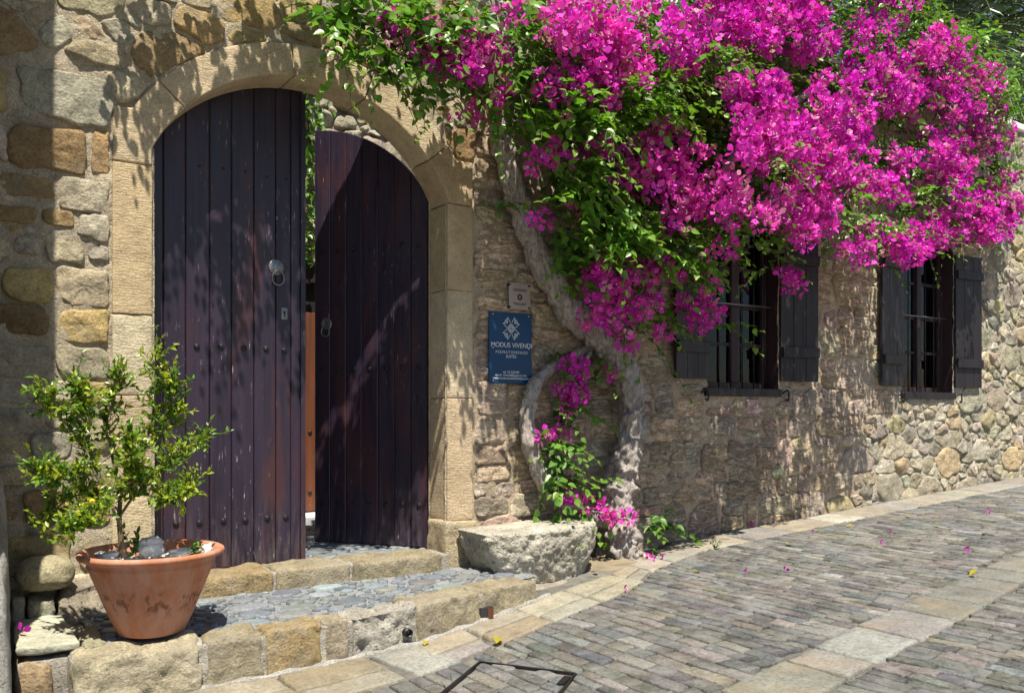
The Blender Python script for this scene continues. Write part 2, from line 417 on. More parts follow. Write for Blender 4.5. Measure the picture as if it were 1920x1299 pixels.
def simple_mat(name, col, rough=0.6, metal=0.0, nv=0.25, scale=20, bump=0.15, spec=0.4, attr=False):
    m, nt, b, out = mat_new(name); N = NT(nt); n = N.noise(scale, 5, 0.6)
    base = N.attr() if attr else col
    c = N.mix(1.0, base, N.ramp(n, [(0.25, 1 - nv), (0.75, 1 + nv)]), 'MULTIPLY')
    N.l(c, b.inputs['Base Color']); b.inputs['Roughness'].default_value = rough; b.inputs['Metallic'].default_value = metal
    b.inputs['Specular IOR Level'].default_value = spec
    if bump: N.l(N.bump(n, bump, 0.004), b.inputs['Normal'])
    return m
def wood_mat(name, col, dark, fleck=(0.5, 0.44, 0.42), fleck_t=0.66, rough=0.42, red=None):
    m, nt, b, out = mat_new(name); N = NT(nt)
    g = N.noise(1.0, 6, 0.62, N.mapped((55, 55, 1.6)), 0.4); g2 = N.noise(1.0, 5, 0.6, N.mapped((9, 9, 0.9)))
    c = N.mix(N.ramp(g, [(0.3, 0.0), (0.7, 1.0)]), dark, col)
    c = N.mix(N.ramp(g2, [(0.35, 0.0), (0.7, 0.65)]), c, tuple(v * 1.55 for v in col))
    f1 = N.noise(1.0, 4, 0.7, N.mapped((120, 120, 9))); f2 = N.noise(3.0, 4, 0.6)
    lo = N.n('ShaderNodeSeparateXYZ'); N.l(N.pos, lo.inputs[0])
    fl = N.math('MULTIPLY', N.ramp(f1, [(fleck_t, 0.0), (fleck_t + 0.05, 1.0)]), N.ramp(f2, [(0.45, 0.0), (0.62, 1.0)]))
    if red is not None:
        c = N.mix(N.ramp(N.noise(1.0, 5, 0.6, N.mapped((7, 7, 1.3)), 0.5), [(0.50, 0.0), (0.68, 0.85)]), c, red)
        c = N.mix(N.math('MULTIPLY', N.ramp(lo.outputs[2], [(0.45, 0.75), (0.9, 0.0)]), N.ramp(N.noise(1.0, 5, 0.7, N.mapped((40, 40, 5))), [(0.45, 0.0), (0.65, 1.0)])), c, (0.11, 0.085, 0.085))
    c = N.mix(fl, c, fleck)
    N.l(c, b.inputs['Base Color']); b.inputs['Specular IOR Level'].default_value = 0.45
    N.l(N.ramp(N.noise(1.0, 4, 0.6, N.mapped((30, 30, 2))), [(0.3, rough - 0.08), (0.7, rough + 0.16)]), b.inputs['Roughness'])
    N.l(N.bump(g, 0.35, 0.004), b.inputs['Normal']); return m
M['door'] = wood_mat('dark_stained_wood', (0.028, 0.018, 0.034), (0.008, 0.007, 0.018), fleck_t=0.645, rough=0.34, red=(0.062, 0.024, 0.026))
M['shutter'] = wood_mat('black_painted_wood', (0.015, 0.012, 0.015), (0.007, 0.006, 0.010), fleck_t=0.74, rough=0.5)
M['frame'] = wood_mat('window_wood', (0.035, 0.018, 0.020), (0.02, 0.011, 0.014), fleck_t=0.78, rough=0.45)
M['brown'] = wood_mat('brown_wood', (0.13, 0.042, 0.018), (0.07, 0.024, 0.011), rough=0.5)
M['iron'] = simple_mat('wrought_iron', (0.035, 0.033, 0.036), 0.45, 0.7, 0.4, 60, 0.3)
M['ironlight'] = simple_mat('pale_iron', (0.22, 0.22, 0.235), 0.42, 0.85, 0.35, 90, 0.4)
M['white'] = simple_mat('whitewash', (0.78, 0.76, 0.72), 0.8, 0, 0.06, 8)
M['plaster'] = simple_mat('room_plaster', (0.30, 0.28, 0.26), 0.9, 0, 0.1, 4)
M['roof'] = simple_mat('roof_tile', (0.28, 0.16, 0.10), 0.9, 0, 0.3, 9)
M['curtain'] = simple_mat('curtain_cloth', (0.74, 0.80, 0.88), 0.9, 0, 0.1, 14)
M['ground'] = simple_mat('dry_earth', (0.22, 0.18, 0.12), 0.95, 0, 0.35, 7, 0.6)
M['blue'] = simple_mat('blue_acrylic', (0.003, 0.045, 0.13), 0.25, 0, 0.06, 6, 0.0, 0.3)
M['ink'] = simple_mat('white_ink', (0.62, 0.67, 0.72), 0.5, 0, 0.0, 5, 0.0)
M['ink_shade'] = simple_mat('dark_ink_shade', (0.03, 0.03, 0.035), 0.5, 0, 0.0, 5, 0.0)  # dark print, also the painted shade of keyhole, drain bore and slot
M['greyplate'] = simple_mat('frosted_acrylic', (0.34, 0.29, 0.26), 0.25, 0, 0.1, 12, 0.0, 0.5)
M['screw'] = simple_mat('steel_screw', (0.6, 0.6, 0.6), 0.3, 0.9, 0.1, 50, 0.0)
M['gravel'] = simple_mat('white_marble_chip', (0.75, 0.74, 0.70), 0.7, 0, 0.15, 30, 0.3, 0.4, True)
M['fruit'] = simple_mat('kumquat_skin', (0.75, 0.42, 0.02), 0.4, 0, 0.1, 60, 0.2)
m_, nt_, b_, o_ = mat_new('terracotta'); N_ = NT(nt_)
sep = N_.n('ShaderNodeSeparateXYZ'); N_.l(N_.pos, sep.inputs[0])
c_ = N_.mix(N_.ramp(N_.noise(5, 5, 0.6), [(0.3, 0.0), (0.7, 1.0)]), (0.36, 0.115, 0.048), (0.47, 0.19, 0.095))
c_ = N_.mix(N_.math('MULTIPLY', N_.ramp(N_.noise(1.0, 6, 0.65, N_.mapped((14, 14, 3))), [(0.36, 0.0), (0.62, 1.0)]), 0.6), c_, (0.50, 0.31, 0.24))
band = N_.ramp(sep.outputs[2], [(0.46, 0.0), (0.51, 1.0), (0.56, 1.0), (0.60, 0.0)])
c_ = N_.mix(N_.math('MULTIPLY', N_.ramp(N_.noise(1.0, 4, 0.6, N_.mapped((26, 26, 14))), [(0.53, 0.0), (0.62, 0.75)]), band), c_, (0.14, 0.055, 0.03))
N_.l(c_, b_.inputs['Base Color']); b_.inputs['Roughness'].default_value = 0.8; b_.inputs['Specular IOR Level'].default_value = 0.25
N_.l(N_.bump(N_.noise(60, 5, 0.6), 0.3, 0.004), b_.inputs['Normal']); M['terracotta'] = m_
def leaf_mat(name, trans=0.35, rough=0.42, spec=0.4, tint=(0.9, 1.25, 0.35)):
    m, nt, b, out = mat_new(name); N = NT(nt); c = N.attr()
    c = N.mix(0.6, c, N.ramp(N.noise(30, 3, 0.5), [(0.3, 0.75), (0.7, 1.25)]), 'MULTIPLY')
    N.l(c, b.inputs['Base Color']); b.inputs['Roughness'].default_value = rough; b.inputs['Specular IOR Level'].default_value = spec
    t = N.n('ShaderNodeBsdfTranslucent'); N.l(N.mix(1.0, c, tint, 'MULTIPLY'), t.inputs[0])
    mx = N.n('ShaderNodeMixShader'); mx.inputs[0].default_value = trans
    N.l(b.outputs[0], mx.inputs[1]); N.l(t.outputs[0], mx.inputs[2]); N.l(mx.outputs[0], out.inputs[0]); return m
M['leaf'] = leaf_mat('vine_leaf', 0.30, 0.36, 0.5, (1.5, 1.7, 0.5))
M['bract'] = leaf_mat('flower_bract', 0.32, 0.55, 0.25, (1.15, 1.0, 1.1))
M['citrusleaf'] = leaf_mat('citrus_leaf', 0.30, 0.32, 0.5, (1.6, 1.5, 0.4))
M['palm'] = leaf_mat('palm_leaflet', 0.15, 0.4, 0.45, (1.2, 1.4, 0.6))
m_, nt_, b_, o_ = mat_new('vine_bark'); N_ = NT(nt_)
c_ = N_.mix(N_.ramp(N_.noise(14, 6, 0.65), [(0.3, 0.0), (0.7, 1.0)]), (0.40, 0.345, 0.31), (0.72, 0.66, 0.60))
c_ = N_.mix(N_.ramp(N_.noise(1.0, 8, 0.75, N_.mapped((60, 60, 16)), 0.9), [(0.36, 0.85), (0.5, 0.0)]), c_, (0.12, 0.09, 0.078))
N_.l(c_, b_.inputs['Base Color']); b_.inputs['Roughness'].default_value = 0.85; b_.inputs['Specular IOR Level'].default_value = 0.2
nm_ = N_.bump(N_.noise(1.0, 8, 0.75, N_.mapped((60, 60, 16)), 0.9), 1.0, 0.03); nm_ = N_.bump(N_.noise(26, 6, 0.7), 0.8, 0.02, nm_)
N_.l(nm_, b_.inputs['Normal']); M['bark'] = m_
M['twig'] = simple_mat('twig_bark', (0.13, 0.10, 0.055), 0.8, 0, 0.3, 40, 0.3)
m_, nt_, b_, o_ = mat_new('window_glass'); N_ = NT(nt_)
g_ = N_.n('ShaderNodeBsdfGlossy'); g_.inputs['Roughness'].default_value = 0.03; t_ = N_.n('ShaderNodeBsdfTransparent'); t_.inputs[0].default_value = (0.75, 0.8, 0.85, 1)
f_ = N_.n('ShaderNodeFresnel'); f_.inputs[0].default_value = 1.5; mx_ = N_.n('ShaderNodeMixShader')
N_.l(f_.outputs[0], mx_.inputs[0]); N_.l(t_.outputs[0], mx_.inputs[1]); N_.l(g_.outputs[0], mx_.inputs[2]); N_.l(mx_.outputs[0], o_.inputs[0]); M['glass'] = m_

# ================================================================== THE SETTING
def C(*a): return np.array(a, float)
def jit(c, s=0.12, r=rng): return np.clip(np.asarray(c) * (1 + r.normal(0, s)) * (1 + r.normal(0, s * 0.25, 3)), 0.01, 0.9)

# ---- ground and street
def sheet(name, x0, x1, y0, y1, nx, ny, zf, mat, col, amp=0.0, freq=9, parent=None):
    xs = np.linspace(x0, x1, nx + 1); ys = np.linspace(y0, y1, ny + 1); X, Y = np.meshgrid(xs, ys, indexing='ij')
    V = np.c_[X.ravel(), Y.ravel(), zf(X.ravel(), Y.ravel())]
    if amp: V[:, 2] += amp * fbm(V, freq, 3, 5)
    i, j = np.meshgrid(np.arange(nx), np.arange(ny), indexing='ij'); i = i.ravel(); j = j.ravel(); a = i * (ny + 1) + j
    return mk(name, V, np.stack([a, a + ny + 1, a + ny + 2, a + 1], 1), mat, parent, col)
grd = sheet('ground', -250, 250, -250, 250, 4, 4, lambda x, y: RZ0 + RSL * x - 0.10 - 0.0 * y, M['ground'], (0.22, 0.18, 0.12)); tag(grd, kind='structure')
road = sheet('road', -6, 14, -9, 0.02, 200, 90, lambda x, y: RZ0 + RSL * x - 0.014, M['grout'], (0.205, 0.195, 0.175), 0.009, 7); tag(road, kind='structure')

INNER = C((-1, -1.0), (0.9, -1.0), (1.4, -1.06), (2.0, -1.05), (2.42, -0.93), (2.9, -0.77), (3.1, -0.69), (3.6, -0.55), (4.2, -0.30), (4.6, -0.06), (13, -0.03))
OUTER = C((-1, -1.55), (1.2, -1.52), (1.9, -1.45), (2.4, -1.30), (2.9, -1.12), (3.4, -0.98), (3.95, -0.64), (4.6, -0.44), (13, -0.38))
inn = lambda x: np.interp(x, INNER[:, 0], INNER[:, 1]); out_ = lambda x: np.interp(x, OUTER[:, 0], OUTER[:, 1])
MH = C((2.065, -1.488), (2.287, -1.896), (1.915, -2.167), (1.69, -1.76))
FL0, FL1 = C(1.2, -2.78), C(9.0, -1.62)           # centre line of the band of flagstones
flag_y = lambda x: FL0[1] + (x - FL0[0]) * (FL1[1] - FL0[1]) / (FL1[0] - FL0[0])
def on_road(V, z=-0.016): return np.c_[V[:, 0], V[:, 1], RZ0 + RSL * V[:, 0] + z + V[:, 2]]
pieces = []                                        # (score, name, V, F, mat, col)
def add_road(name, poly, h, m, seed, mat, col, **kw):
    V, F = patch(poly, h, m, seed, back=0.02, **kw); V = on_road(V); c = V.mean(0)
    px, py = proj(c); a = abs(parea(np.asarray(poly))); dep = c[0] * SA + (c[1] + D) * CA
    vis = (-40 < px[0] < 1960) and (860 < py[0] < 1340)
    pieces.append((a / dep ** 3 if vis else 0.0, name, V, F, mat, col))
r1 = np.random.default_rng(3)
x = -0.6; k = 0
while x < 12.5:                                     # slabs along the kerb and the wall foot
    w = r1.uniform(0.24, 0.5) if x < 4.5 else r1.uniform(0.3, 0.7)
    x2 = x + w; sk = r1.normal(0, 0.03)
    a, b = inn(x), inn(x2); c, d = out_(x), out_(x2)
    rows = [(0, 1)] if x > 4.0 or r1.random() < 0.35 else [(0, r1.uniform(0.42, 0.6)), None]
    if rows[-1] is None: rows[-1] = (rows[0][1], 1)
    for t0, t1 in rows:
        g = 0.006
        q = [(x + g + sk * t0, a + (c - a) * t0 - g), (x2 - g + sk * t0, b + (d - b) * t0 - g), (x2 - g + sk * t1, b + (d - b) * t1 + g), (x + g + sk * t1, a + (c - a) * t1 + g)]
        cl = [(0.265, 0.25, 0.21), (0.31, 0.295, 0.26), (0.265, 0.225, 0.16), (0.27, 0.26, 0.24), (0.285, 0.26, 0.205)][r1.integers(5)]
        add_road('slab', q[::-1], 0.02, 28, 500 + k, M['flag'], jit(cl, 0.08, r1), amp=0.12, freq=7, roundk=0, wob=0.03, tilt=0.15, rings=(1, 0.985, 0.95, 0.75, 0.4), prof=(0, 0.75, 0.95, 1, 1)); k += 1
    x = x2
x = 0.8
while x < 8.6:                                      # band of larger flags in the street
    w = r1.uniform(0.22, 0.5); x2 = x + w; g = 0.007; y1, y2 = flag_y(x), flag_y(x2); hw = 0.15 + r1.uniform(-0.01, 0.02)
    q = [(x + g, y1 - hw), (x2 - g, y2 - hw), (x2 - g, y2 + hw), (x + g, y1 + hw)]
    cl = [(0.19, 0.188, 0.168), (0.205, 0.20, 0.178), (0.23, 0.225, 0.215)][r1.integers(3)]
    add_road('slab', q, 0.018, 28, 900 + k, M['flag'], jit(cl, 0.07, r1), amp=0.12, freq=8, roundk=0, wob=0.03, tilt=0.15, rings=(1, 0.985, 0.95, 0.75, 0.4), prof=(0, 0.75, 0.95, 1, 1)); k += 1
    x = x2
x = -0.5
cpal = [(0.185, 0.182, 0.17), (0.21, 0.20, 0.175), (0.145, 0.15, 0.15), (0.235, 0.22, 0.185), (0.18, 0.185, 0.19), (0.265, 0.255, 0.24), (0.16, 0.158, 0.14)]
mhc = MH.mean(0); MHb = mhc + (MH - mhc) * 1.03; MHi = mhc + (MH - mhc) * 0.96; MHset = []
while x < 12.2:                                     # courses of cobbles laid across the street
    w = r1.uniform(0.058, 0.098); xc = x + w / 2; y = out_(xc) - 0.008
    while y > -4.3:
        L = r1.uniform(0.11, 0.27); y2 = y - L
        yf = flag_y(xc)
        if abs(0.5 * (y + y2) - yf) < 0.17 + 0.02 or (y > yf > y2):
            if y > yf + 0.17:
                y2 = yf + 0.17
                if y - y2 < 0.05: y = yf - 0.17; continue
            else: y = min(y2, yf - 0.172); continue
        cen = np.array([[xc, 0.5 * (y + y2)], [xc, y - 0.03], [xc, y2 + 0.03]])
        c0 = inpoly(cen[:1], MHb)[0]; g_ = 0.004
        if not c0 and inpoly(np.concatenate([cen, [(x, y), (x + w, y), (x, y2), (x + w, y2)]]), MHb).any():
            q = pushout(resample([(x + g_, y2 + g_), (x + w - g_, y2 + g_), (x + w - g_, y - g_), (x + g_, y - g_)], 30), MHb)
            if abs(parea(q)) > 0.003: add_road('cobble', q, 0.018, 24, k, M['cobble'], jit(cpal[r1.integers(7)], 0.1, r1), amp=0.1, freq=20, roundk=0, wob=0.0, tilt=0.1, rings=(1, 0.975, 0.92, 0.45), prof=(0.2, 0.82, 0.98, 1.0), minamp=0.0022); k += 1
            y = y2; continue
        if c0:
            q = resample([(x + g_, y2 + g_), (x + w - g_, y2 + g_), (x + w - g_, y - g_), (x + g_, y - g_)], 30); q = pushin(q, MHi)
            if abs(parea(q)) > 0.002: MHset.append(q)
            y = y2; continue
        if False: MHset.append([(x + .003, y2 + .003), (x + w - .003, y2 + .003), (x + w - .003, y - .003), (x + .003, y - .003)])
        if not inpoly(cen, MHb).any():
            g = r1.uniform(0.002, 0.0045); s1, s2 = r1.normal(0, 0.007, 2)
            g2 = g + r1.uniform(0.002, 0.007); q = [(x + g + r1.normal(0, .0025), y2 + g + s1), (x + w - g2 + r1.normal(0, .0025), y2 + g - s1), (x + w - g2 + r1.normal(0, .0025), y - g + s2), (x + g + r1.normal(0, .0025), y - g - s2)]
            # thin courses read as one stone of each row
            add_road('cobble', q, r1.uniform(0.0165, 0.0205), 22, k, M['cobble'], jit(cpal[r1.integers(7)], 0.13, r1), amp=0.10, freq=20, roundk=0, wob=0.03, tilt=0.14, rings=(1, 0.975, 0.92, 0.45), prof=(0.2, 0.82, 0.98, 1.0), minamp=0.0022); k += 1
        y = y2
    x += w
for nm in ('slab', 'cobble'):
    L = sorted([p for p in pieces if p[1] == nm], key=lambda p: -p[0]); bag = Bag()
    for i, p in enumerate(L):
        if i < 300 and p[0] > 0: mk(nm, p[2], p[3], p[4], road, p[5])
        else: bag.add(p[2], p[3], p[5])
    if bag.n: tag(bag.build('outlying_' + nm, M['flag'] if nm == 'slab' else M['cobble'], road), kind='stuff')

# ---- wall builder: mortar sheet + stones
def build_stones(S, cells, forb, zone, Y0, parent, seed, cap=300, mapf=None, score_mask=None, gapf=None, name='stone', stuffname='small_stone', kx=1.5, out=-1.0):
    items = []
    for i, c in enumerate(cells):
        if c is None: continue
        P = c * np.array((kx, 1.0)); a0 = abs(parea(P))
        if a0 < 0.0006: continue
        z = zone(P[:, 0].mean(), P[:, 1].mean(), math.sqrt(a0))
        P = shrink(P, z['gap'])
        m = int(np.clip(math.sqrt(a0) * 150, 12, 34)); P = resample(P, m * 2)
        for f in forb: P = pushout(P, f)
        a1 = abs(parea(P)); ctr = c.mean(0)[None] * np.array((kx, 1.0))
        if a1 < 0.55 * a0 or a1 < 0.0005 or any(inpoly(ctr, f)[0] for f in forb): continue
        if z.get('rock'): V, F = rock(P, z['h'], int(m * 1.25), seed * 1000 + i, 0.025, z.get('amp', 0.3), z.get('freq', 10), z.get('tilt', 0.6), z.get('wob', 0.08), z.get('round', 1), z.get('minamp', 0.004))
        else: V, F = patch(P, z['h'], m, seed * 1000 + i, back=0.02, amp=z.get('amp', 0.35), freq=z.get('freq', 11), tilt=z.get('tilt', 0.3), wob=z.get('wob', 0.1), roundk=z.get('round', 2), minamp=z.get('minamp', 0.004))
        Vw = np.c_[V[:, 0], Y0 + out * V[:, 2], V[:, 1]] if mapf is None else mapf(V)
        if mapf is None and out < 0: pass
        cen = Vw.mean(0); px, py = proj(cen); dep = max(cen[0] * SA + (cen[1] + D) * CA, 0.3)
        sc = a1 / dep ** 2 if (-60 < px[0] < 1980 and -60 < py[0] < 1360) else 0.0
        if score_mask is not None: sc *= score_mask(px[0], py[0])
        items.append((sc, Vw, F, z['mat'], z['col']))
    items.sort(key=lambda t: -t[0]); bags = {}
    for i, (sc, V, F, mt, cl) in enumerate(items):
        if i < cap and sc > 0: mk(name, V, F, M[mt], parent, cl)
        else: bags.setdefault(mt, Bag()).add(V, F, cl)
    for mt, b in bags.items(): tag(b.build(stuffname, M[mt], parent), kind='stuff')
    return items

CX, CZ, RI, RO = 1.86, 2.264, 0.971, 1.15
def arc(r, a0, a1, n): return [(CX + r * math.sin(t), CZ + r * math.cos(t)) for t in np.radians(np.linspace(a0, a1, n))]
ARCHOUT = [(0.785, -1), (0.785, 2.885), (0.885, 2.885)] + arc(RO + 0.008, -56, 54.5, 26) + [(2.815, 2.93), (2.934, 2.93), (2.934, -1)]
OPEN = [(0.99, -1), (0.99, 2.685)] + arc(RI + 0.05, -63, 63, 26) + [(2.73, 2.685), (2.73, -1)]
W1 = (5.06, 5.90, 1.52, 2.86); W2 = (7.68, 8.56, 1.52, 2.98)
def wrect(w): return [(w[0] - 0.05, w[2] - 0.075), (w[1] + 0.04, w[2] - 0.075), (w[1] + 0.04, w[3] + 0.02), (w[1] + 0.15, w[3] + 0.02), (w[1] + 0.15, w[3] + 0.13), (w[0] - 0.15, w[3] + 0.13), (w[0] - 0.15, w[3] + 0.02), (w[0] - 0.05, w[3] + 0.02)]
def rect(w, m=0.0): return [(w[0] - m, w[2] - m), (w[1] + m, w[2] - m), (w[1] + m, w[3] + m), (w[0] - m, w[3] + m)]
house = empty('stone_house', (3.5, 0.1, 0.3), 'old stone house with arched gateway, two shuttered windows and rubble masonry facade', 'house')

GT, HT, HX = 3.95, 4.37, 3.35                       # gate wall top, house wall top, where they meet
def wall_sheet(name, Y, amp, parent):
    xs = np.unique(np.round(np.concatenate([np.arange(0.05, 12.6, 0.025), [W1[0], W1[1], W2[0], W2[1], HX]]), 4))
    zs = np.unique(np.round(np.concatenate([np.arange(-0.1, 4.37, 0.025), [W1[2], W1[3], W2[2], W2[3], GT, HT]]), 4))
    X, Z = np.meshgrid(xs, zs, indexing='ij'); nx, nz = len(xs), len(zs)
    V = np.c_[X.ravel(), np.full(X.size, Y), Z.ravel()]
    V[:, 1] -= amp * (0.6 * fbm(V, 9, 3, 4) + 0.8 * fbm(V, 31, 2, 9))
    i, j = np.meshgrid(np.arange(nx - 1), np.arange(nz - 1), indexing='ij'); i = i.ravel(); j = j.ravel()
    cx = 0.5 * (xs[i] + xs[i + 1]); cz = 0.5 * (zs[j] + zs[j + 1]); cc = np.c_[cx, cz]
    keep = ~inpoly(cc, OPEN) & ~inpoly(cc, rect(W1)) & ~inpoly(cc, rect(W2)) & ~((cx < HX) & (cz > GT))
    a = i * nz + j; F = np.stack([a, a + nz, a + nz + 1, a + 1], 1)[keep]
    t = np.clip((V[:, 0] - 6.6) / 1.2, 0, 1)[:, None]; t0 = np.clip((V[:, 0] - 2.7) / 0.3, 0, 1)[:, None]
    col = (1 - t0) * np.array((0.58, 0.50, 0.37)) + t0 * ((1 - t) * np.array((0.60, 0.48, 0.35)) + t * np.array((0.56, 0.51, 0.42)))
    return mk(name, V, F, M['mortar'], parent, col)
wallm = wall_sheet('wall', -0.013, 0.012, house); wall_sheet('wall_back', 0.20, 0.0, house)

def rad(lev, u, v, r):
    X = u * 1.5
    if X < 2.95: base = [(0.085, 0.15), (0.05, 0.08), (0.028, 0.045), (0.016, 0.024)][lev]
    elif X < 7.0 and v < 3.0: base = [(0.12, 0.19), (0.07, 0.11), (0.04, 0.06), (0.022, 0.03)][lev]
    else: base = [(0.10, 0.18), (0.055, 0.085), (0.028, 0.045), (0.016, 0.022)][lev]
    return r.uniform(*base)
bounds = (0.05 / 1.5, 12.5 / 1.5, 0.0, 4.36)
S = pack(bounds, rad, (900, 2600, 5000, 7000), 21)
S[:, :2] += np.random.default_rng(5).normal(0, 1, (len(S), 2)) * S[:, 2:3] * 0.28; S[:, 2] *= 0.85
cells = power_cells(S, bounds)
pal_l = [(0.50, 0.37, 0.17), (0.50, 0.42, 0.27), (0.46, 0.42, 0.31), (0.38, 0.26, 0.13), (0.55, 0.49, 0.36), (0.44, 0.40, 0.31), (0.52, 0.45, 0.31)]
pal_c = [(0.60, 0.46, 0.32), (0.54, 0.42, 0.30), (0.64, 0.51, 0.36), (0.50, 0.41, 0.32), (0.57, 0.47, 0.36)]
pal_r = [(0.48, 0.43, 0.33), (0.45, 0.40, 0.31), (0.50, 0.41, 0.25), (0.35, 0.32, 0.26), (0.55, 0.50, 0.40), (0.48, 0.42, 0.31), (0.50, 0.43, 0.30)]
r2 = np.random.default_rng(8)
def zone(X, Z, sz):
    if X < 2.95:
        return dict(rock=1, gap=0.006, h=0.018 + 0.11 * min(sz, 0.2) * r2.uniform(0.4, 1.2), mat='rubble', col=jit(pal_l[r2.integers(7)], 0.10, r2), amp=0.28, freq=9, tilt=0.45, wob=0.10, minamp=0.0045)
    return dict(rock=1, gap=0.005, h=0.018 + 0.15 * min(sz, 0.18) * r2.uniform(0.4, 1.25), mat='rubble', col=jit(pal_r[r2.integers(7)], 0.12, r2), amp=0.30, freq=12, tilt=0.5, wob=0.12, minamp=0.005)
# left of the gateway: rough squared blocks with small packing stones
r7 = np.random.default_rng(52); lefts = []; zr = 0.1
def rough_quad(a, b, c, d, r, cut=0.25, j=0.07):
    e = j * min(b - a, d - c); k = r.uniform(0, cut, 4) * min(b - a, d - c)
    return (C((a, c + k[0]), (a + k[0], c), (0.5 * (a + b), c), (b - k[1], c), (b, c + k[1]), (b, d - k[2]), (b - k[2], d), (0.5 * (a + b), d), (a + k[3], d), (a, d - k[3])) + np.repeat(r.normal(0, e, (5, 2)), 2, 0)) / C(1.5, 1)
while zr < 2.95:
    hh = r7.choice([0.13, 0.17, 0.21, 0.25]) * r7.uniform(0.9, 1.1); x = 0.06 - r7.uniform(0, 0.1); chink = r7.uniform(0.02, 0.05)
    while x < 0.80:
        w = hh * r7.uniform(1.0, 1.9); w = 0.80 - x + 0.03 if 0.80 - x - w < 0.09 else w
        lefts.append(rough_quad(x + .004, x + w - .004, zr + (chink if r7.random() < 0.5 else 0.0), zr + hh, r7))
        if r7.random() < 0.7:
            xx = x
            while xx < x + w - 0.03: ww = r7.uniform(0.04, 0.10); lefts.append(rough_quad(xx, min(xx + ww, x + w), zr, zr + chink * 0.9, r7, 0.3, 0.12)); xx += ww
        x += w
    zr += hh
LEFT = [(-0.2, -0.2), (0.79, -0.2), (0.79, zr), (-0.2, zr)]
# the middle of the facade is laid in rough courses
r6 = np.random.default_rng(41); courses = []; zr = 0.12; ends = []
while zr < 3.02:
    hh = r6.choice([0.11, 0.15, 0.19, 0.24, 0.29]) * r6.uniform(0.9, 1.1); x = 2.94; xe = 7.35 + r6.uniform(-0.5, 0.35) - 0.5 * max(0, (1.2 - zr)); ends.append((xe, zr, zr + hh))
    while x < xe - 0.05:
        w = hh * r6.uniform(0.9, 2.3) if hh < 0.2 else hh * r6.uniform(0.6, 1.7); w = min(w, xe - x); w = w if xe - x - w > 0.08 else xe - x
        q = [(x, x + w, zr, zr + hh)]
        if hh > 0.17 and r6.random() < 0.4: f = r6.uniform(0.3, 0.7); q = [(x, x + w, zr, zr + hh * f), (x, x + w, zr + hh * f, zr + hh)]
        elif w > 0.3 and r6.random() < 0.3: f = r6.uniform(0.3, 0.7); q = [(x, x + w * f, zr, zr + hh * r6.uniform(.35, .6)), (x, x + w * f, 0, 0), (x + w * f, x + w, zr, zr + hh)]; q[1] = (x, x + w * f, q[0][3], zr + hh)
        for a, b, c, d in q:
            e = 0.09 * min(b - a, d - c); J = r6.normal(0, e, (6, 2)); cutc = r6.uniform(0, 0.28, 4) * min(b - a, d - c)
            courses.append((C((a, c + cutc[0]), (a + cutc[0], c), (0.5 * (a + b), c), (b - cutc[1], c), (b, c + cutc[1]), (b, d - cutc[2]), (b - cutc[2], d), (0.5 * (a + b), d), (a + cutc[3], d), (a, d - cutc[3])) + np.repeat(r6.normal(0, e, (5, 2)), 2, 0)) / C(1.5, 1))
        x += w
    zr += hh
COURSED = [(2.94, -0.2)] + [p for xe, a, b in ends for p in ((xe, a), (xe, b))] + [(2.94, zr)]
def zone_c(X, Z, sz):
    return dict(rock=1, gap=0.004, h=0.026 + 0.06 * min(sz, 0.25) * r2.uniform(0.0, 1.2), mat='worn', col=jit(pal_c[r2.integers(5)], 0.15, r2), amp=0.28, freq=8, tilt=0.4, minamp=0.006, wob=0.06)
def smask(px, py):
    if px > 1240 and py < 440: return 0.02
    if px > 900 and py < 260: return 0.05
    return 1.0
build_stones(S, cells, [ARCHOUT, wrect(W1), wrect(W2), COURSED, LEFT], zone, 0.0, wallm, 21, 120, score_mask=smask)
build_stones(None, lefts, [ARCHOUT], zone, 0.0, wallm, 23, 60, score_mask=smask)
build_stones(None, courses, [ARCHOUT, wrect(W1), wrect(W2)], zone_c, 0.0, wallm, 22, 120, score_mask=smask)
# coping, roof slab, room behind the windows
x = HX
while x < 12.4:
    w = r2.uniform(0.5, 0.8); P, F = stone_block(boxcorners(x + .004, x + w - .004, -0.05, 0.30, HT, HT + 0.075), 0.012, 0.08, 0.004, 8, int(x * 10)); mk('coping', P, F, M['white'], house); x += w
x = 0.1
while x < HX:
    w = r2.uniform(0.25, 0.45); x2 = min(x + w, HX); P, F = stone_block(boxcorners(x + .004, x2 - .004, -0.03, 0.23, GT, GT + 0.06 + r2.uniform(0, .03)), 0.02, 0.05, 0.01, 8, int(x * 10)); mk('cap_stone', P, F, M['rubble'], house, jit(pal_l[2])); x = x2
def inbox(name, x0, x1, y0, y1, z0, z1, mat, skip_front=True):
    V, F = box(x0, x1, y0, y1, z0, z1); F = F[[0, 1, 3, 4, 5]]
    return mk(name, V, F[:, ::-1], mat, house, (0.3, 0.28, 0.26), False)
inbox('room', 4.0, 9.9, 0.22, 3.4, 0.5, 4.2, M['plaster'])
V, F = box(3.75, 12.6, 0.2, 3.6, 4.21, 4.33); mk('roof', V, F, M['roof'], house, smooth=False)
V, F = box(3.75, 3.98, 0.21, 3.6, 0.1, 4.20); mk('side_wall', V, F, M['mortar'], house, (0.42, 0.37, 0.29), False)

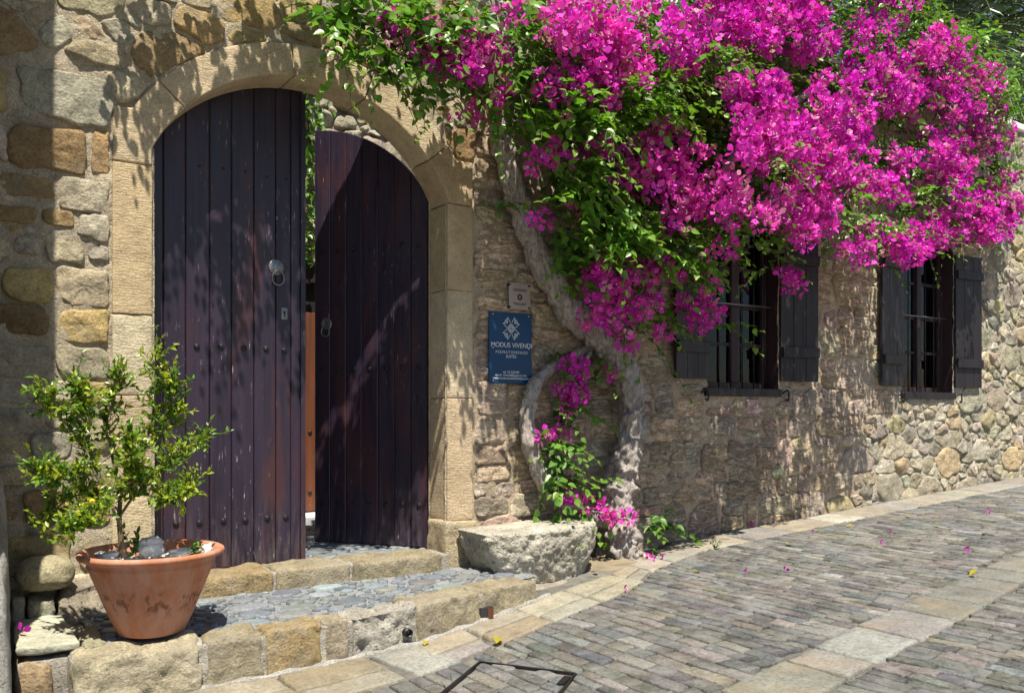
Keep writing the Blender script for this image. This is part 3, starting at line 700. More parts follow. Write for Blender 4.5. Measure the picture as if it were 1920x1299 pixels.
# ---- gateway: jamb stones, voussoirs
YF, YB = -0.030, 0.215
dcol = [(0.54, 0.44, 0.29), (0.50, 0.40, 0.26), (0.55, 0.46, 0.32), (0.48, 0.37, 0.23)]
gate = empty('gateway', (1.86, 0.1, 0.45), parent=house)
lz = [0.30, 0.93, 1.42, 1.83, 2.598]
for i in range(4):
    P, F = stone_block(boxcorners(0.797, 0.986, YF + r2.uniform(-.003, .003), YB, lz[i] + .002, lz[i + 1] - .002), 0.006, 0.03, 0.0022, 18, 40 + i); mk('jamb_stone', P, F, M['dressed'], gate, jit(dcol[i], 0.05))
rz = [0.645, 1.42, 2.10, 2.64]
for i in range(3):
    P, F = stone_block(boxcorners(2.735, 2.922, YF + r2.uniform(-.003, .003), YB, rz[i] + .002, rz[i + 1] - .002), 0.006, 0.03, 0.0022, 18, 50 + i); mk('jamb_stone', P, F, M['dressed'], gate, jit(dcol[(i + 1) % 4], 0.05))
P, F = stone_block(boxcorners(2.715, 2.955, -0.055, 0.21, 0.30, 0.643), 0.02, 0.025, 0.006, 14, 61, 0.006); mk('base_stone', P, F, M['kerb'], gate, jit((0.52, 0.42, 0.27), 0.03))
def profile_stone(name, poly, y0, y1, seed, col):
    """stone cut to an outline in the wall plane: bevelled front, straight back"""
    m = max(40, int(sum(np.linalg.norm(np.diff(np.array(poly + poly[:1]), axis=0), axis=1)) / 0.012)); P = resample(poly, m)
    if parea(P) < 0: P = P[::-1]
    nr = np.roll(P, -1, 0) - np.roll(P, 1, 0); nr = np.c_[nr[:, 1], -nr[:, 0]]; nr /= np.linalg.norm(nr, axis=1)[:, None]
    c = P.mean(0); L = []
    for inset, s, y in ((0.0015, 1, y1), (0.0015, 1, y0 + 0.006), (0.004, 1, y0 + 0.0015), (0.009, 1, y0)): L.append(np.c_[P[:, 0] - nr[:, 0] * inset, np.full(m, y), P[:, 1] - nr[:, 1] * inset])
    Q = P - nr * 0.009
    for s in (0.8, 0.6, 0.4, 0.2): q = c + (Q - c) * s; L.append(np.c_[q[:, 0], np.full(m, y0), q[:, 1]])
    V = np.concatenate(L + [np.array([[c[0], y0, c[1]]])]); n = len(L)
    V[m * 2:, 1] += 0.0025 * fbm(V[m * 2:], 16, 3, seed)
    i, j = np.meshgrid(np.arange(n - 1), np.arange(m), indexing='ij'); i = i.ravel(); j = j.ravel(); k = (j + 1) % m
    Fq = np.stack([i * m + j, i * m + k, (i + 1) * m + k, (i + 1) * m + j], 1); jj = np.arange(m)
    Ft = np.stack([(n - 1) * m + jj, (n - 1) * m + (jj + 1) % m, np.full(m, n * m)], 1)
    return mk(name, V, [Fq, Ft], M['dressed'], gate, col)
# kneelers with square shoulders
k1 = [(0.797, 2.602), (0.986, 2.602), (0.986, 2.685)] + arc(RI, -64.3, -47, 8) + arc(RO, -47, -57.5, 6) + [(0.80, 2.88)]
profile_stone('voussoir', k1, YF, YB, 71, jit(dcol[1], 0.04))
k2 = [(2.735, 2.644), (2.922, 2.644), (2.922, 2.922), (2.815, 2.922)] + arc(RO, 56, 50, 5) + arc(RI, 50, 64.3, 8)
profile_stone('voussoir', k2, YF, YB, 72, jit(dcol[3], 0.04))
cuts = [-47, -6.6, 19, 50]
for i in range(3):
    g = 0.12; a0, a1 = cuts[i] + g, cuts[i + 1] - g
    profile_stone('voussoir', arc(RI, a0, a1, 14) + arc(RO, a1, a0, 14), YF + r2.uniform(-.002, .002), YB, 80 + i, jit(dcol[i % 4], 0.04))
def text_mesh(txt, size, mat, parent, loc, name='lettering', depth=0.002, spacing=1.0, yrot=0.0, xs=1.0):
    cu = bpy.data.curves.new(name, 'FONT'); cu.body = txt; cu.size = size; cu.align_x = 'CENTER'; cu.align_y = 'CENTER'; cu.extrude = depth / 2; cu.space_character = spacing
    o = bpy.data.objects.new(name, cu); COL.objects.link(o); bpy.context.view_layer.update()
    me = bpy.data.meshes.new_from_object(o.evaluated_get(bpy.context.evaluated_depsgraph_get())); bpy.data.objects.remove(o)
    me.transform(Matrix.Translation(loc) @ Matrix.Rotation(yrot, 4, 'Y') @ Matrix.Rotation(math.pi / 2, 4, 'X') @ Matrix.Scale(xs, 4, (1, 0, 0))); me.name = name
    me.materials.clear(); return obj(name, me, mat, parent)
M['grooveshade'] = simple_mat('groove_shade', (0.30, 0.22, 0.13), 0.9)  # darker tone of the raised digits stands in for shade in grooves
text_mesh('2003', 0.085, M['grooveshade'], gate, (1.985, YF - 0.001, 3.325), 'carved_date', 0.003, 1.25, math.radians(7))

# ---- door leaves
def leaf_arch(x): return CZ + math.sqrt(max((RI + 0.012) ** 2 - (x - CX) ** 2, 0.01))
def door_leaf(parent, edges, zb, xf, thick=0.045):
    """edges in closed-door X; xf maps (x, depth, z) to world"""
    for a, b in zip(edges[:-1], edges[1:]):
        g = 0.0018; x0, x1 = a + g, b - g; nt = 7
        top = [(x, leaf_arch(x)) for x in np.linspace(x1, x0, nt)]; zs = np.linspace(zb, 1, 2)
        O = np.array([(x0, zb), (x1, zb)] + top); c = O.mean(0); m = len(O)
        def ins(d):
            Q = O.copy(); Q[:, 0] = np.clip(Q[:, 0], x0 + d, x1 - d); Q[2:, 1] -= d; Q[:2, 1] += d; return Q
        L = [(O, thick), (O, 0.004), (ins(0.004), 0.0)]
        V = np.concatenate([np.c_[q[:, 0], np.full(m, y), q[:, 1]] for q, y in L])
        i, j = np.meshgrid(np.arange(2), np.arange(m), indexing='ij'); i = i.ravel(); j = j.ravel(); k = (j + 1) % m
        Fq = np.stack([i * m + j, i * m + k, (i + 1) * m + k, (i + 1) * m + j], 1)
        F = [list(f) for f in Fq] + [list(range(2 * m, 3 * m)), list(range(m - 1, -1, -1))]
        V[:, 1] += r2.uniform(-0.002, 0.002)
        mk('plank', xf(V), [np.array(f) for f in F], M['door'], parent, smooth=False)
def stud_mesh(r=0.017):
    V, F = lathe([(0.001, 0.011), (r * 0.45, 0.0105), (r * 0.6, 0.008), (r * 0.7, 0.0085), (r * 0.95, 0.006), (r, 0.0)], 14)
    return np.c_[V[:, 0], -V[:, 2], V[:, 1]], F
sV, sF = stud_mesh()
def knocker(parent, x, z, xf, s=1.0):
    b = Bag(); V, F = lathe([(0.001, 0.014), (0.02, 0.013), (0.03, 0.009), (0.043, 0.008), (0.047, 0.004), (0.049, 0.0)], 28)
    b.add(xf(np.c_[x + s * V[:, 0], -s * V[:, 2], z + s * V[:, 1]]), F)
    for t in np.linspace(0, 2 * np.pi, 16, endpoint=False):
        for rr, sz in ((0.038, 0.25), (0.024, 0.2)):
            b.add(xf(np.c_[x + s * (rr * math.cos(t)) + sV[:, 0] * sz, sV[:, 1] * sz - 0.008, z + s * rr * math.sin(t) + sV[:, 2] * sz]), sF)
    a = np.linspace(0, 2 * np.pi, 26); P = np.c_[x + 0.004 + s * 0.036 * np.sin(a), np.full(26, -0.022), z - 0.066 * s + s * 0.042 * np.cos(a)]
    V, F = tube(P, 0.0055 * s, 8); b.add(xf(V), F)
    P = np.c_[np.full(6, x), np.linspace(0, -0.026, 6), np.full(6, z - 0.022 * s) + [0, .004, .006, .004, 0, -.006]]
    V, F = tube(P, 0.007 * s, 8); b.add(xf(V), F)
    return b.build('knocker', M['ironlight'], parent)
YL = 0.222
xfL = lambda V: V + np.array((0, YL, 0))
dl = empty('door', (1.03, YL, 0.45), parent=house); dl['label'] = 'closed left leaf of dark plank door with ring knocker'
eL = [0.995, 1.095] + [WX(p, YL) for p in (348, 393, 434, 476, 517, 545)] + [1.889]
door_leaf(dl, eL, 0.452, xfL)
for zr, pts in ((W(420, 652, YL)[2], (327, 369, 415, 457, 499, 533)), (W(420, 977, YL)[2], (330, 374, 419, 460, 501, 536)), (W(420, 318, YL)[2], (374, 419, 460, 501, 536))):
    for p in pts: mk('stud', xfL(sV * (1 if zr < 2.3 else 0.5) + C(WX(p, YL), 0, zr + r2.normal(0, .004))), sF, M['iron'], dl)
kx_, _, kz_ = W(518, 501, YL); knocker(dl, kx_, kz_, xfL)
kx_, _, kz_ = W(533, 588, YL); b = Bag()
V, F = stone_block(boxcorners(kx_ - .019, kx_ + .019, -.004, .001, kz_ - .035, kz_ + .035), 0.003, .02, 0, 1, 0); b.add(V + C(0, YL, 0), F); b.build('keyhole_plate', M['ironlight'], dl)
b = Bag(); V, F = box(kx_ - .004, kx_ + .004, YL - .0062, YL - .0038, kz_ - .02, kz_ + .006); b.add(V, F); V, F = lathe([(.001, 0.001), (.008, 0.001), (.008, 0)], 12); b.add(np.c_[kx_ + V[:, 0], YL - .0052 - V[:, 2], kz_ + .008 + V[:, 1]], F); b.build('keyhole_shade', M['ink_shade'], dl, False)  # dark raised pieces paint the shade inside the hole
V, F = box(1.869, 1.897, YL - 0.018, YL - 0.001, 0.452, 3.22); mk('cover_strip', V, F, M['door'], dl, smooth=False)
# right leaf swung inward about its hinge
th = math.atan2(0.67, 0.518); HGX = 2.736
def xfR(V):
    d = HGX - V[:, 0]                                # distance from the hinge
    ex = C(-math.cos(th), math.sin(th), 0); en = C(math.sin(th), math.cos(th), 0)
    return C(HGX, YL, 0) + d[:, None] * ex + V[:, 1:2] * en + np.c_[np.zeros(len(V)), np.zeros(len(V)), V[:, 2]]
dr = empty('door', (HGX, YL, 0.45), parent=house); dr['label'] = 'right leaf of dark plank door standing open inward'
eR = list(np.linspace(1.891, 2.728, 8)); door_leaf(dr, eR, 0.452, xfR)
for zr in (0.72, 1.62, 2.42):
    for a, b_2 in zip(eR[:-1], eR[1:]): mk('stud', xfR(sV * 0.95 + C(0.5 * (a + b_2), 0, zr + r2.normal(0, .004))), sF, M['iron'], dr)
knocker(dr, 1.985, 1.93, xfR, 0.85)
# brackets that carry the hinges
for z in (0.75, 2.3):
    V, F = box(2.70, 2.745, YL + 0.05, YL + 0.075, z - 0.02, z + 0.02); mk('hinge', V, F, M['iron'], dr, smooth=False)

# ---- windows
def shutter(win, hx, sgn, wid, z0, z1, deg):
    t = math.radians(deg)
    def f(V): # local: u from hinge, v out from the wall, z
        return np.c_[hx + sgn * (V[:, 0] * math.cos(t) - V[:, 1] * math.sin(t) * 1.0), -0.012 - (V[:, 0] * math.sin(t) + V[:, 1] * math.cos(t)), V[:, 2]]
    n = 3; e = np.linspace(0.004, wid, n + 1)
    flip = (lambda F: F) if sgn < 0 else (lambda F: F[:, ::-1])
    for a, b in zip(e[:-1], e[1:]):
        V, F, _ = rbox((b - a - 0.003, 0.028, z1 - z0), 0.004, (1, 1, 3)); V = V + C(a, 0.0, z0); mk('shutter_board', f(V), flip(F), M['shutter'], win, smooth=False)
    for zb in (z0 + 0.20, z1 - 0.24):
        V, F, _ = rbox((wid - 0.02, 0.026, 0.085), 0.004, (1, 1, 1)); V = V + C(0.01, 0.0285, zb); mk('shutter_batten', f(V), flip(F), M['shutter'], win, smooth=False)
def window(w, sl, sr, wl_, wr_, sz, label, curtain):
    x0, x1, z0, z1 = w; win = empty('window', ((x0 + x1) / 2, 0.1, z0), parent=house); win['label'] = label
    def part(nm, x_0, x_1, y_0, y_1, z_0, z_1, mt='frame'):
        V, F, _ = rbox((x_1 - x_0, y_1 - y_0, z_1 - z_0), 0.004, (1, 1, 1)); return mk(nm, V + C(x_0, y_0, z_0), F, M[mt], win, smooth=False)
    # reveal of the opening
    V, F = box(x0, x1, -0.004, 0.215, z0, z1); mk('reveal', V, F[[0, 1, 3, 5]][:, ::-1], M['frame'], win, (0.30, 0.24, 0.19), False)
    xm = 0.5 * (x0 + x1) + 0.03; fy0, fy1 = 0.105, 0.165; ft = 0.05
    part('frame', x0 + .002, x0 + ft, fy0, fy1, z0 + .002, z1 - .002); part('frame', x1 - ft, x1 - .002, fy0, fy1, z0 + .002, z1 - .002)
    part('frame', x0 + ft, x1 - ft, fy0 + .002, fy1 - .002, z0 + .002, z0 + ft); part('frame', x0 + ft, x1 - ft, fy0 + .002, fy1 - .002, z1 - ft, z1 - .002)
    part('mullion', xm - .042, xm + .042, fy0 - .006, fy1 - .004, z0 + ft, z1 - ft)
    zz = np.linspace(z0 + ft, z1 - ft, 5)
    for a, b in ((x0 + ft, xm - .042), (xm + .042, x1 - ft)):
        for q in zz[1:-1]: part('glazing_bar', a, b, fy0 + .012, fy1 - .012, q - .014, q + .014)
        for q0, q1 in zip(zz[:-1], zz[1:]):
            V, F = box(a + .001, b - .001, fy0 + .026, fy0 + .031, q0 + .002, q1 - .002); mk('pane', V, F, M['glass'], win, smooth=False)
    part('sill', x0 - 0.035, x1 + 0.012, -0.045, 0.104, z0 - 0.065, z0 - 0.001, 'shutter')
    part('lintel', x0 - 0.14, x1 + 0.14, -0.022, 0.10, z1 + 0.002, z1 + 0.115, 'shutter')
    for q in np.linspace(x0 + 0.075, x1 - 0.075, 6):
        V, F = tube(np.array([(q, 0.06, z0), (q, 0.06, 0.5 * (z0 + z1)), (q, 0.06, z1)]), 0.0058, 8); mk('iron_bar', V, F, M['iron'], win)
    for q in (0.5 * (z0 + z1) + 0.01,):
        V, F = tube(np.array([(x0 - .001, 0.048, q), (xm, 0.048, q), (x1 + .001, 0.048, q)]), 0.008, 8); mk('iron_bar', V, F, M['ironlight'], win)
    shutter(win, x0 - 0.008, -1, wl_, sz[0], sz[1], sl); shutter(win, x1 + 0.008, 1, wr_, sz[0], sz[1], sr)
    for hx in (x0 - 0.05, x1 + 0.06):
        P = spline([(hx - .02, 0.0, z0 - .05), (hx - .01, -.05, z0 - .02), (hx + .01, -.06, z0 - .01), (hx + .022, -.06, z0 - .06), (hx + .01, -.06, z0 - .10), (hx - .012, -.06, z0 - .085)], 16)
        V, F = tube(P, 0.0075, 8); mk('hook', V, F, M['iron'], win)
    a, b = curtain; xs = np.linspace(a, b, 40); V = np.concatenate([np.c_[xs, 0.185 + 0.008 * np.sin(xs * 60), np.full(40, z)] for z in (z0 - 0.02, z1 + .02)])
    F = np.array([(i, i + 1, i + 41, i + 40) for i in range(39)]); mk('curtain', V, F, M['curtain'], win)
window(W1, 8, 10, 0.41, 0.41, (1.585, 2.80), 'barred window behind low hanging pink flowers with open black shutters', (WX(1374, .18), WX(1391, .18)))
window(W2, 7, 5, 0.43, 0.43, (1.572, 2.90), 'barred window under the dense pink flowers beside grey rubble', (WX(1694, .18), WX(1726, .18)))

# ---- doorstep: threshold, pebble landing, kerb
LZ = 0.362
landing = empty('landing', (1.9, -0.6, 0.2), kind='structure')
kpal = [(0.42, 0.33, 0.20), (0.34, 0.29, 0.19), (0.38, 0.33, 0.24), (0.36, 0.27, 0.15)]
def kerb_y(x): return np.interp(x, INNER[:, 0], INNER[:, 1])
V = []; xs = np.linspace(0.62, 3.05, 60)
for x in xs:
    for y in np.linspace(kerb_y(x) + 0.16, 0.02, 12): V.append((x, y, LZ - 0.004))
V = np.array(V); V[:, 2] += 0.003 * fbm(V, 14, 3, 3)
F = np.array([(i * 12 + j, (i + 1) * 12 + j, (i + 1) * 12 + j + 1, i * 12 + j + 1) for i in range(59) for j in range(11)])
mk('bed', V, F, M['grout'], landing, (0.34, 0.36, 0.38))
# pebbles
pb = (0.64 / 1.5, 3.0 / 1.5, -1.0, -0.08)
def prad(lev, u, v, r):
    near = 1.0
    return r.uniform(*[(0.05, 0.075), (0.028, 0.042), (0.015, 0.024), (0.008, 0.012)][lev])
Sp = pack(pb, prad, (220, 700, 2600, 4000), 31); cp = power_cells(Sp, pb)
ppal = [(0.14, 0.16, 0.18), (0.18, 0.205, 0.23), (0.20, 0.215, 0.215), (0.16, 0.175, 0.17), (0.21, 0.23, 0.255)]
FORB = [[(-1, -3), (4, -3)] + [(x, kerb_y(x) + 0.17) for x in np.linspace(4, -1, 30)], [(-1, -0.125), (2.66, -0.125), (2.66, 1), (-1, 1)], [(2.62, -0.15), (4, -0.15), (4, 1), (2.62, 1)]]
pmap = lambda V: np.c_[V[:, 0], V[:, 1], LZ - 0.004 + V[:, 2]]
build_stones(Sp, cp, FORB, lambda X, Z, s: dict(gap=0.006, h=0.010 + 0.03 * min(s, 0.1), mat='pebble', col=jit(ppal[r2.integers(5)], 0.12, r2), amp=0.15, freq=20, tilt=0.2, wob=0.05, round=3, minamp=0.001), 0, landing, 33, 300, mapf=pmap, name='pebble', stuffname='small_pebble')
# courtyard floor behind the gate
cf = empty('courtyard_floor', (2.0, 1.4, 0.4), kind='structure')
V, F = box(0.0, 3.74, 0.21, 6.0, 0.30, 0.436); mk('bed', V, F, M['grout'], cf, (0.34, 0.37, 0.40), False)
pb2 = (1.0 / 1.5, 3.3 / 1.5, 0.24, 1.9); Sp = pack(pb2, lambda l, u, v, r: r.uniform(*[(0.05, 0.085), (0.03, 0.045), (0.015, 0.024), (0.01, 0.013)][l]), (200, 500, 1200, 0), 37)
build_stones(Sp, power_cells(Sp, pb2), [], lambda X, Z, s: dict(gap=0.006, h=0.012, mat='pebble', col=jit(ppal[r2.integers(5)], 0.12, r2), amp=0.15, freq=20, tilt=0.2, wob=0.05, round=3, minamp=0.001), 0, cf, 39, 60, mapf=lambda V: np.c_[V[:, 0], V[:, 1], 0.436 + V[:, 2]], name='pebble', stuffname='small_pebble', score_mask=lambda px, py: 1.0 if 570 < px < 830 and 1000 < py < 1060 else 0.0)
# threshold stones
tx = [1.0, WX(517, -0.1), WX(660, -0.1), 2.66]
for i in range(3):
    a, b = tx[i] + 0.008, tx[i + 1] - 0.008; y0 = -0.11 + r2.uniform(-.01, .01)
    P, F = stone_block(boxcorners(a, b, y0, 0.20, 0.33, 0.463 + r2.uniform(-.004, .004)), 0.022, 0.022, 0.008, 15, 100 + i, 0.008, 5); mk('threshold_stone', P, F, M['kerb'], landing, jit(kpal[[3, 1, 1][i]], 0.04))
P, F = stone_block(boxcorners(0.99, 2.72, -0.08, 0.18, 0.31, 0.45), 0.01, 0.06, 0.005, 15, 105); mk('mortar_bed', P, F, M['mortar'], landing, (0.50, 0.47, 0.42))
# kerb stones along the curved front edge
def kerb_stone(x0, x1, zt0, zt1, depth, seed, col, amp=0.009, big=0.010, name='kerb_stone', push=0.0, r=0.016, mat='kerb'):
    y0, y1 = kerb_y(x0) - push, kerb_y(x1) - push; zb = road_z(x0) - 0.06; dx = -0.25 * (y1 - y0) / (x1 - x0)
    C8 = [(x0, y0, zb), (x1, y1, zb), (x1 + dx * .5, y1 + depth, zb), (x0 + dx * .5, y0 + depth, zb), (x0, y0 + .012, zt0), (x1, y1 + .012, zt1), (x1 + dx * .5, y1 + depth, zt1), (x0 + dx * .5, y0 + depth, zt0)]
    P, F = stone_block(C8, r, 0.016, amp * 1.1, 17, seed, big * 0.6, 5); return mk(name, P, F, M[mat], landing, col)
kx = [0.50, 1.000, 1.236, 1.500, 1.62]
kerb_stone(0.50, 0.985, 0.352, 0.366, 0.26, 201, jit((0.47, 0.41, 0.28), 0.02), 0.014, 0.02, push=0.02, r=0.028)
kerb_stone(1.0, 1.236, 0.366, 0.376, 0.22, 202, jit(kpal[1], 0.03), r=0.022)
kerb_stone(1.250, 1.505, 0.372, 0.385, 0.20, 203, jit((0.36, 0.27, 0.14), 0.03), r=0.02)
kerb_stone(1.515, 1.63, 0.380, 0.385, 0.18, 204, jit(kpal[2], 0.03))
kerb_stone(1.635, 1.985, 0.380, 0.388, 0.19, 205, (0.47, 0.44, 0.38), 0.02, 0.022, 'rubble_fill', -0.02, mat='pitted')
kerb_stone(1.995, 2.42, 0.396, 0.400, 0.22, 206, jit(kpal[1], 0.03), 0.010, 0.012)
kerb_stone(2.435, 2.90, 0.398, 0.375, 0.22, 207, jit(kpal[1], 0.03), 0.010, 0.010)
P, F = stone_block([(0.5, -0.93, 0.05), (2.9, -0.70, 0.05), (2.9, -0.1, 0.05), (0.5, -0.1, 0.05), (0.5, -0.93, 0.335), (2.88, -0.68, 0.345), (2.9, -0.1, 0.345), (0.5, -0.1, 0.345)], 0.01, 0.05, 0.01, 13, 210); mk('kerb_core', P, F, M['mortar'], landing, (0.50, 0.47, 0.41))
for xj, zt in ((0.9925, .345), (1.243, .36), (1.51, .368), (1.6325, .37), (1.99, .378), (2.4275, .385)):
    yj = kerb_y(xj); P, F = stone_block(boxcorners(xj - .022, xj + .022, yj + .016, yj + .2, road_z(xj) - .03, zt), .01, .02, .008, 20, int(xj * 100)); mk('joint_mortar', P, F, M['mortar'], landing, (0.50, 0.47, 0.40))
# mortar haunch at the foot of the kerb
pth = np.array([(x, kerb_y(x) - 0.0, road_z(x) - 0.004) for x in np.linspace(0.55, 3.0, 50)]); V, F = tube(pth, 0.02 + 0.006 * np.sin(np.arange(50) * 1.7), 8); V[:, 1] += 0.01 * fbm(V, 12, 3, 2); mk('mortar_fillet', V, F, M['mortar'], landing, (0.48, 0.46, 0.42))
# drain pipe through the kerb, and the tile lined slot
px_, py_ = W(765, 1186, -1.05)[0], W(765, 1186, -1.05)[2]
V, F = lathe([(0.017, 0.06), (0.017, 0.0), (0.021, 0.0), (0.021, 0.06)], 20); V = np.c_[px_ + V[:, 0], -1.062 + V[:, 2], py_ + V[:, 1] * 1.0]; mk('drain_pipe', V, F, M['iron'], landing)
V, F = lathe([(0.0005, 0.02), (0.0175, 0.02)], 20); V = np.c_[px_ + V[:, 0], -1.062 + V[:, 2], py_ + V[:, 1]]; mk('drain_bore_shade', V, F, M['ink_shade'], landing)  # dark disc paints the shadow inside the pipe
sx_ = W(915, 1150, -0.93)
V, F = box(sx_[0] - 0.045, sx_[0] + 0.035, kerb_y(sx_[0]) - 0.012, -0.86, road_z(2.4) - .01, road_z(2.4) + 0.07); mk('drain_slot_shade', V, F, M['ink_shade'], landing, smooth=False)  # dark block stands in for the shaded opening
V, F = box(sx_[0] + 0.0, sx_[0] + 0.034, kerb_y(sx_[0]) - 0.015, -0.88, road_z(2.4) + 0.012, road_z(2.4) + 0.066); mk('drain_tile', V, F, M['brown'], landing, smooth=False)

# ---- left edge: low plastered buttress, neighbour building, rough steps
nb = empty('neighbour_building', (-1.0, -0.5, 0.0), 'tall plain building standing in the shade at the left of the gateway', 'building')
V, F = box(-4.0, 0.19, -1.0, 1.5, -0.4, 8.6); mk('wall', V, F, M['mortar'], nb, (0.42, 0.38, 0.32), False)  # unseen; made this tall to hold skylight off the facade's left end
V, F = box(-4.1, 0.20, -1.02, 1.6, 8.6, 8.75); mk('roof', V, F, M['roof'], nb, smooth=False)
P, F = stone_block([(-0.1, -1.25, 0.0), (0.285, -1.25, 0.0), (0.335, 0.0, 0.0), (-0.1, 0.0, 0.0), (-0.1, -1.2, 0.62), (0.262, -1.15, 0.62), (0.322, 0.0, 1.16), (-0.1, 0.0, 1.16)], 0.06, 0.04, 0.008, 9, 301, 0.012, 3)
tag(mk('buttress', P, F, M['mortar'], None, (0.50, 0.49, 0.46)), 'low plastered buttress with rounded edge beside the potted tree', 'buttress')
steps = empty('side_step', (0.45, -0.5, 0.15), 'rough stone step with pale flat slab beside the terracotta pot', 'step')
P, F = stone_block([(0.312, -0.80, 0.352), (0.545, -0.82, 0.352), (0.545, -0.26, 0.352), (0.345, -0.24, 0.352), (0.312, -0.80, 0.392), (0.545, -0.82, 0.392), (0.545, -0.26, 0.395), (0.345, -0.24, 0.395)], 0.012, 0.02, 0.006, 15, 311, 0.006); mk('slab', P, F, M['flag'], steps, (0.42, 0.42, 0.33))
P, F = stone_block(boxcorners(0.548, 0.645, -0.84, -0.52, 0.18, 0.385), 0.025, 0.02, 0.009, 13, 312, 0.01); mk('upright_stone', P, F, M['kerb'], steps, (0.40, 0.37, 0.25))
P, F = stone_block([(0.315, -0.84, 0.05), (0.455, -0.86, 0.05), (0.46, -0.5, 0.05), (0.315, -0.5, 0.05), (0.315, -0.80, 0.335), (0.45, -0.83, 0.325), (0.45, -0.5, 0.33), (0.315, -0.5, 0.33)], 0.04, 0.02, 0.010, 12, 313, 0.014); mk('riser_stone', P, F, M['kerb'], steps, (0.38, 0.28, 0.17))
P, F = stone_block(boxcorners(0.44, 0.56, -0.80, -0.5, 0.10, 0.345), 0.03, 0.02, 0.02, 10, 314, 0.015); mk('riser_stone', P, F, M['pitted'], steps, (0.46, 0.43, 0.37))
P, F = stone_block(boxcorners(0.34, 0.395, -0.25, -0.02, 0.30, 0.49), 0.02, 0.02, 0.01, 12, 315, 0.01); mk('back_stone', P, F, M['kerb'], steps, (0.40, 0.37, 0.30))
P, F = stone_block(boxcorners(0.40, 0.53, -0.26, -0.02, 0.30, 0.485), 0.03, 0.02, 0.012, 12, 316, 0.014); mk('back_stone', P, F, M['pitted'], steps, (0.44, 0.43, 0.33))
P, F = stone_block([(0.53, -0.42, 0.2), (0.80, -0.30, 0.2), (0.80, -0.02, 0.2), (0.53, -0.02, 0.2), (0.54, -0.22, 0.50), (0.74, -0.14, 0.52), (0.74, -0.02, 0.52), (0.54, -0.02, 0.50)], 0.05, 0.018, 0.022, 11, 317, 0.03, 5); mk('rubble_bank', P, F, M['pitted'], steps, (0.36, 0.31, 0.24))
P, F = stone_block(boxcorners(0.315, 0.80, -0.80, -0.02, 0.0, 0.33), 0.02, 0.05, 0.008, 12, 318); mk('core', P, F, M['mortar'], steps, (0.46, 0.43, 0.37))

def blob(center, rad_, seed, amp=0.08, freq=2.5, n=(40, 26), sup=2.0):
    a = np.linspace(0, 2 * np.pi, n[0], endpoint=False); t = np.linspace(0.03, np.pi - 0.03, n[1]); T, A = np.meshgrid(t, a, indexing='ij')
    U = np.stack([np.sin(T) * np.cos(A), np.sin(T) * np.sin(A), np.cos(T)], -1).reshape(-1, 3)
    U = np.sign(U) * np.abs(U) ** (2 / sup); U *= (1 + amp * fbm(U, freq, 3, seed))[:, None]
    V = np.asarray(center) + U * np.asarray(rad_); i, j = np.meshgrid(np.arange(n[1] - 1), np.arange(n[0]), indexing='ij'); i = i.ravel(); j = j.ravel(); k = (j + 1) % n[0]
    Fq = np.stack([i * n[0] + j, (i + 1) * n[0] + j, (i + 1) * n[0] + k, i * n[0] + k], 1); m = n[0]; b = (n[1] - 1) * m
    return V, [Fq, ]
bc = W(86, 1074, -0.17)
V, F = blob(bc, (0.125, 0.11, 0.083), 7, 0.05, 1.6, sup=2.25)
tag(mk('boulder', V, F, M['kerb'], None, (0.47, 0.42, 0.27)), 'smooth rounded boulder resting on rubble behind the terracotta pot', 'boulder')

# ---- half round stone block by the vine
def half_block():
    V, F, Nn = rbox((0.87, 0.40, 0.36), 0.018, (64, 24, 28)); u = V[:, 0] / 0.87 - 0.5; w = V[:, 2] / 0.36
    f = np.clip(1 - w, 0, 1) ** 1.8
    V[:, 0] += -np.sign(u) * 0.22 * f * np.abs(u) * 2 * np.where(u < 0, 1.0, 0.45); V[:, 1] += 0.05 * f * (1 - V[:, 1] / 0.4)
    V[:, 1] += 0.07 * (np.abs(u) * 2) ** 5 * (1 - V[:, 1] / 0.4)
    P = V + C(2.765, -0.475, 0.25); P[:, 2] += 0.015 * (V[:, 0] / 0.87)
    rg = 1 - np.abs(fbm(P, 9, 4, 23, 0.6)); am = 0.009 * fbm(P, 30, 4, 9, 0.7) + 0.020 * fbm(P, 4, 2, 19) - 0.010 * np.clip(rg - 0.86, 0, 1) * 5
    return P + np.where(np.abs(Nn) > 0, Nn, 0) * (am * np.where(w > 0.97, 0.3, 1.0))[:, None], F
P, F = half_block(); tag(mk('stone_block', P, F, M['pitted'], None, (0.62, 0.58, 0.48)), 'rough half round pitted stone block against the wall beside the vine trunk', 'stone block')
# soil bed at the foot of the vine
V, F = blob((3.98, -0.24, road_z(4.0) - 0.03), (0.42, 0.20, 0.055), 4, 0.12, 3.0); tag(mk('soil_bed', V, F, M['ground'], None, (0.2, 0.15, 0.1)), kind='structure')
# ledge that carries the block
P, F = stone_block([(2.70, -0.66, 0.12), (3.62, -0.46, 0.12), (3.7, -0.03, 0.12), (2.70, -0.03, 0.12), (2.70, -0.60, 0.265), (3.6, -0.44, 0.28), (3.7, -0.03, 0.29), (2.70, -0.03, 0.30)], 0.03, 0.03, 0.012, 10, 330, 0.01); mk('ledge', P, F, M['mortar'], landing, (0.46, 0.42, 0.34))

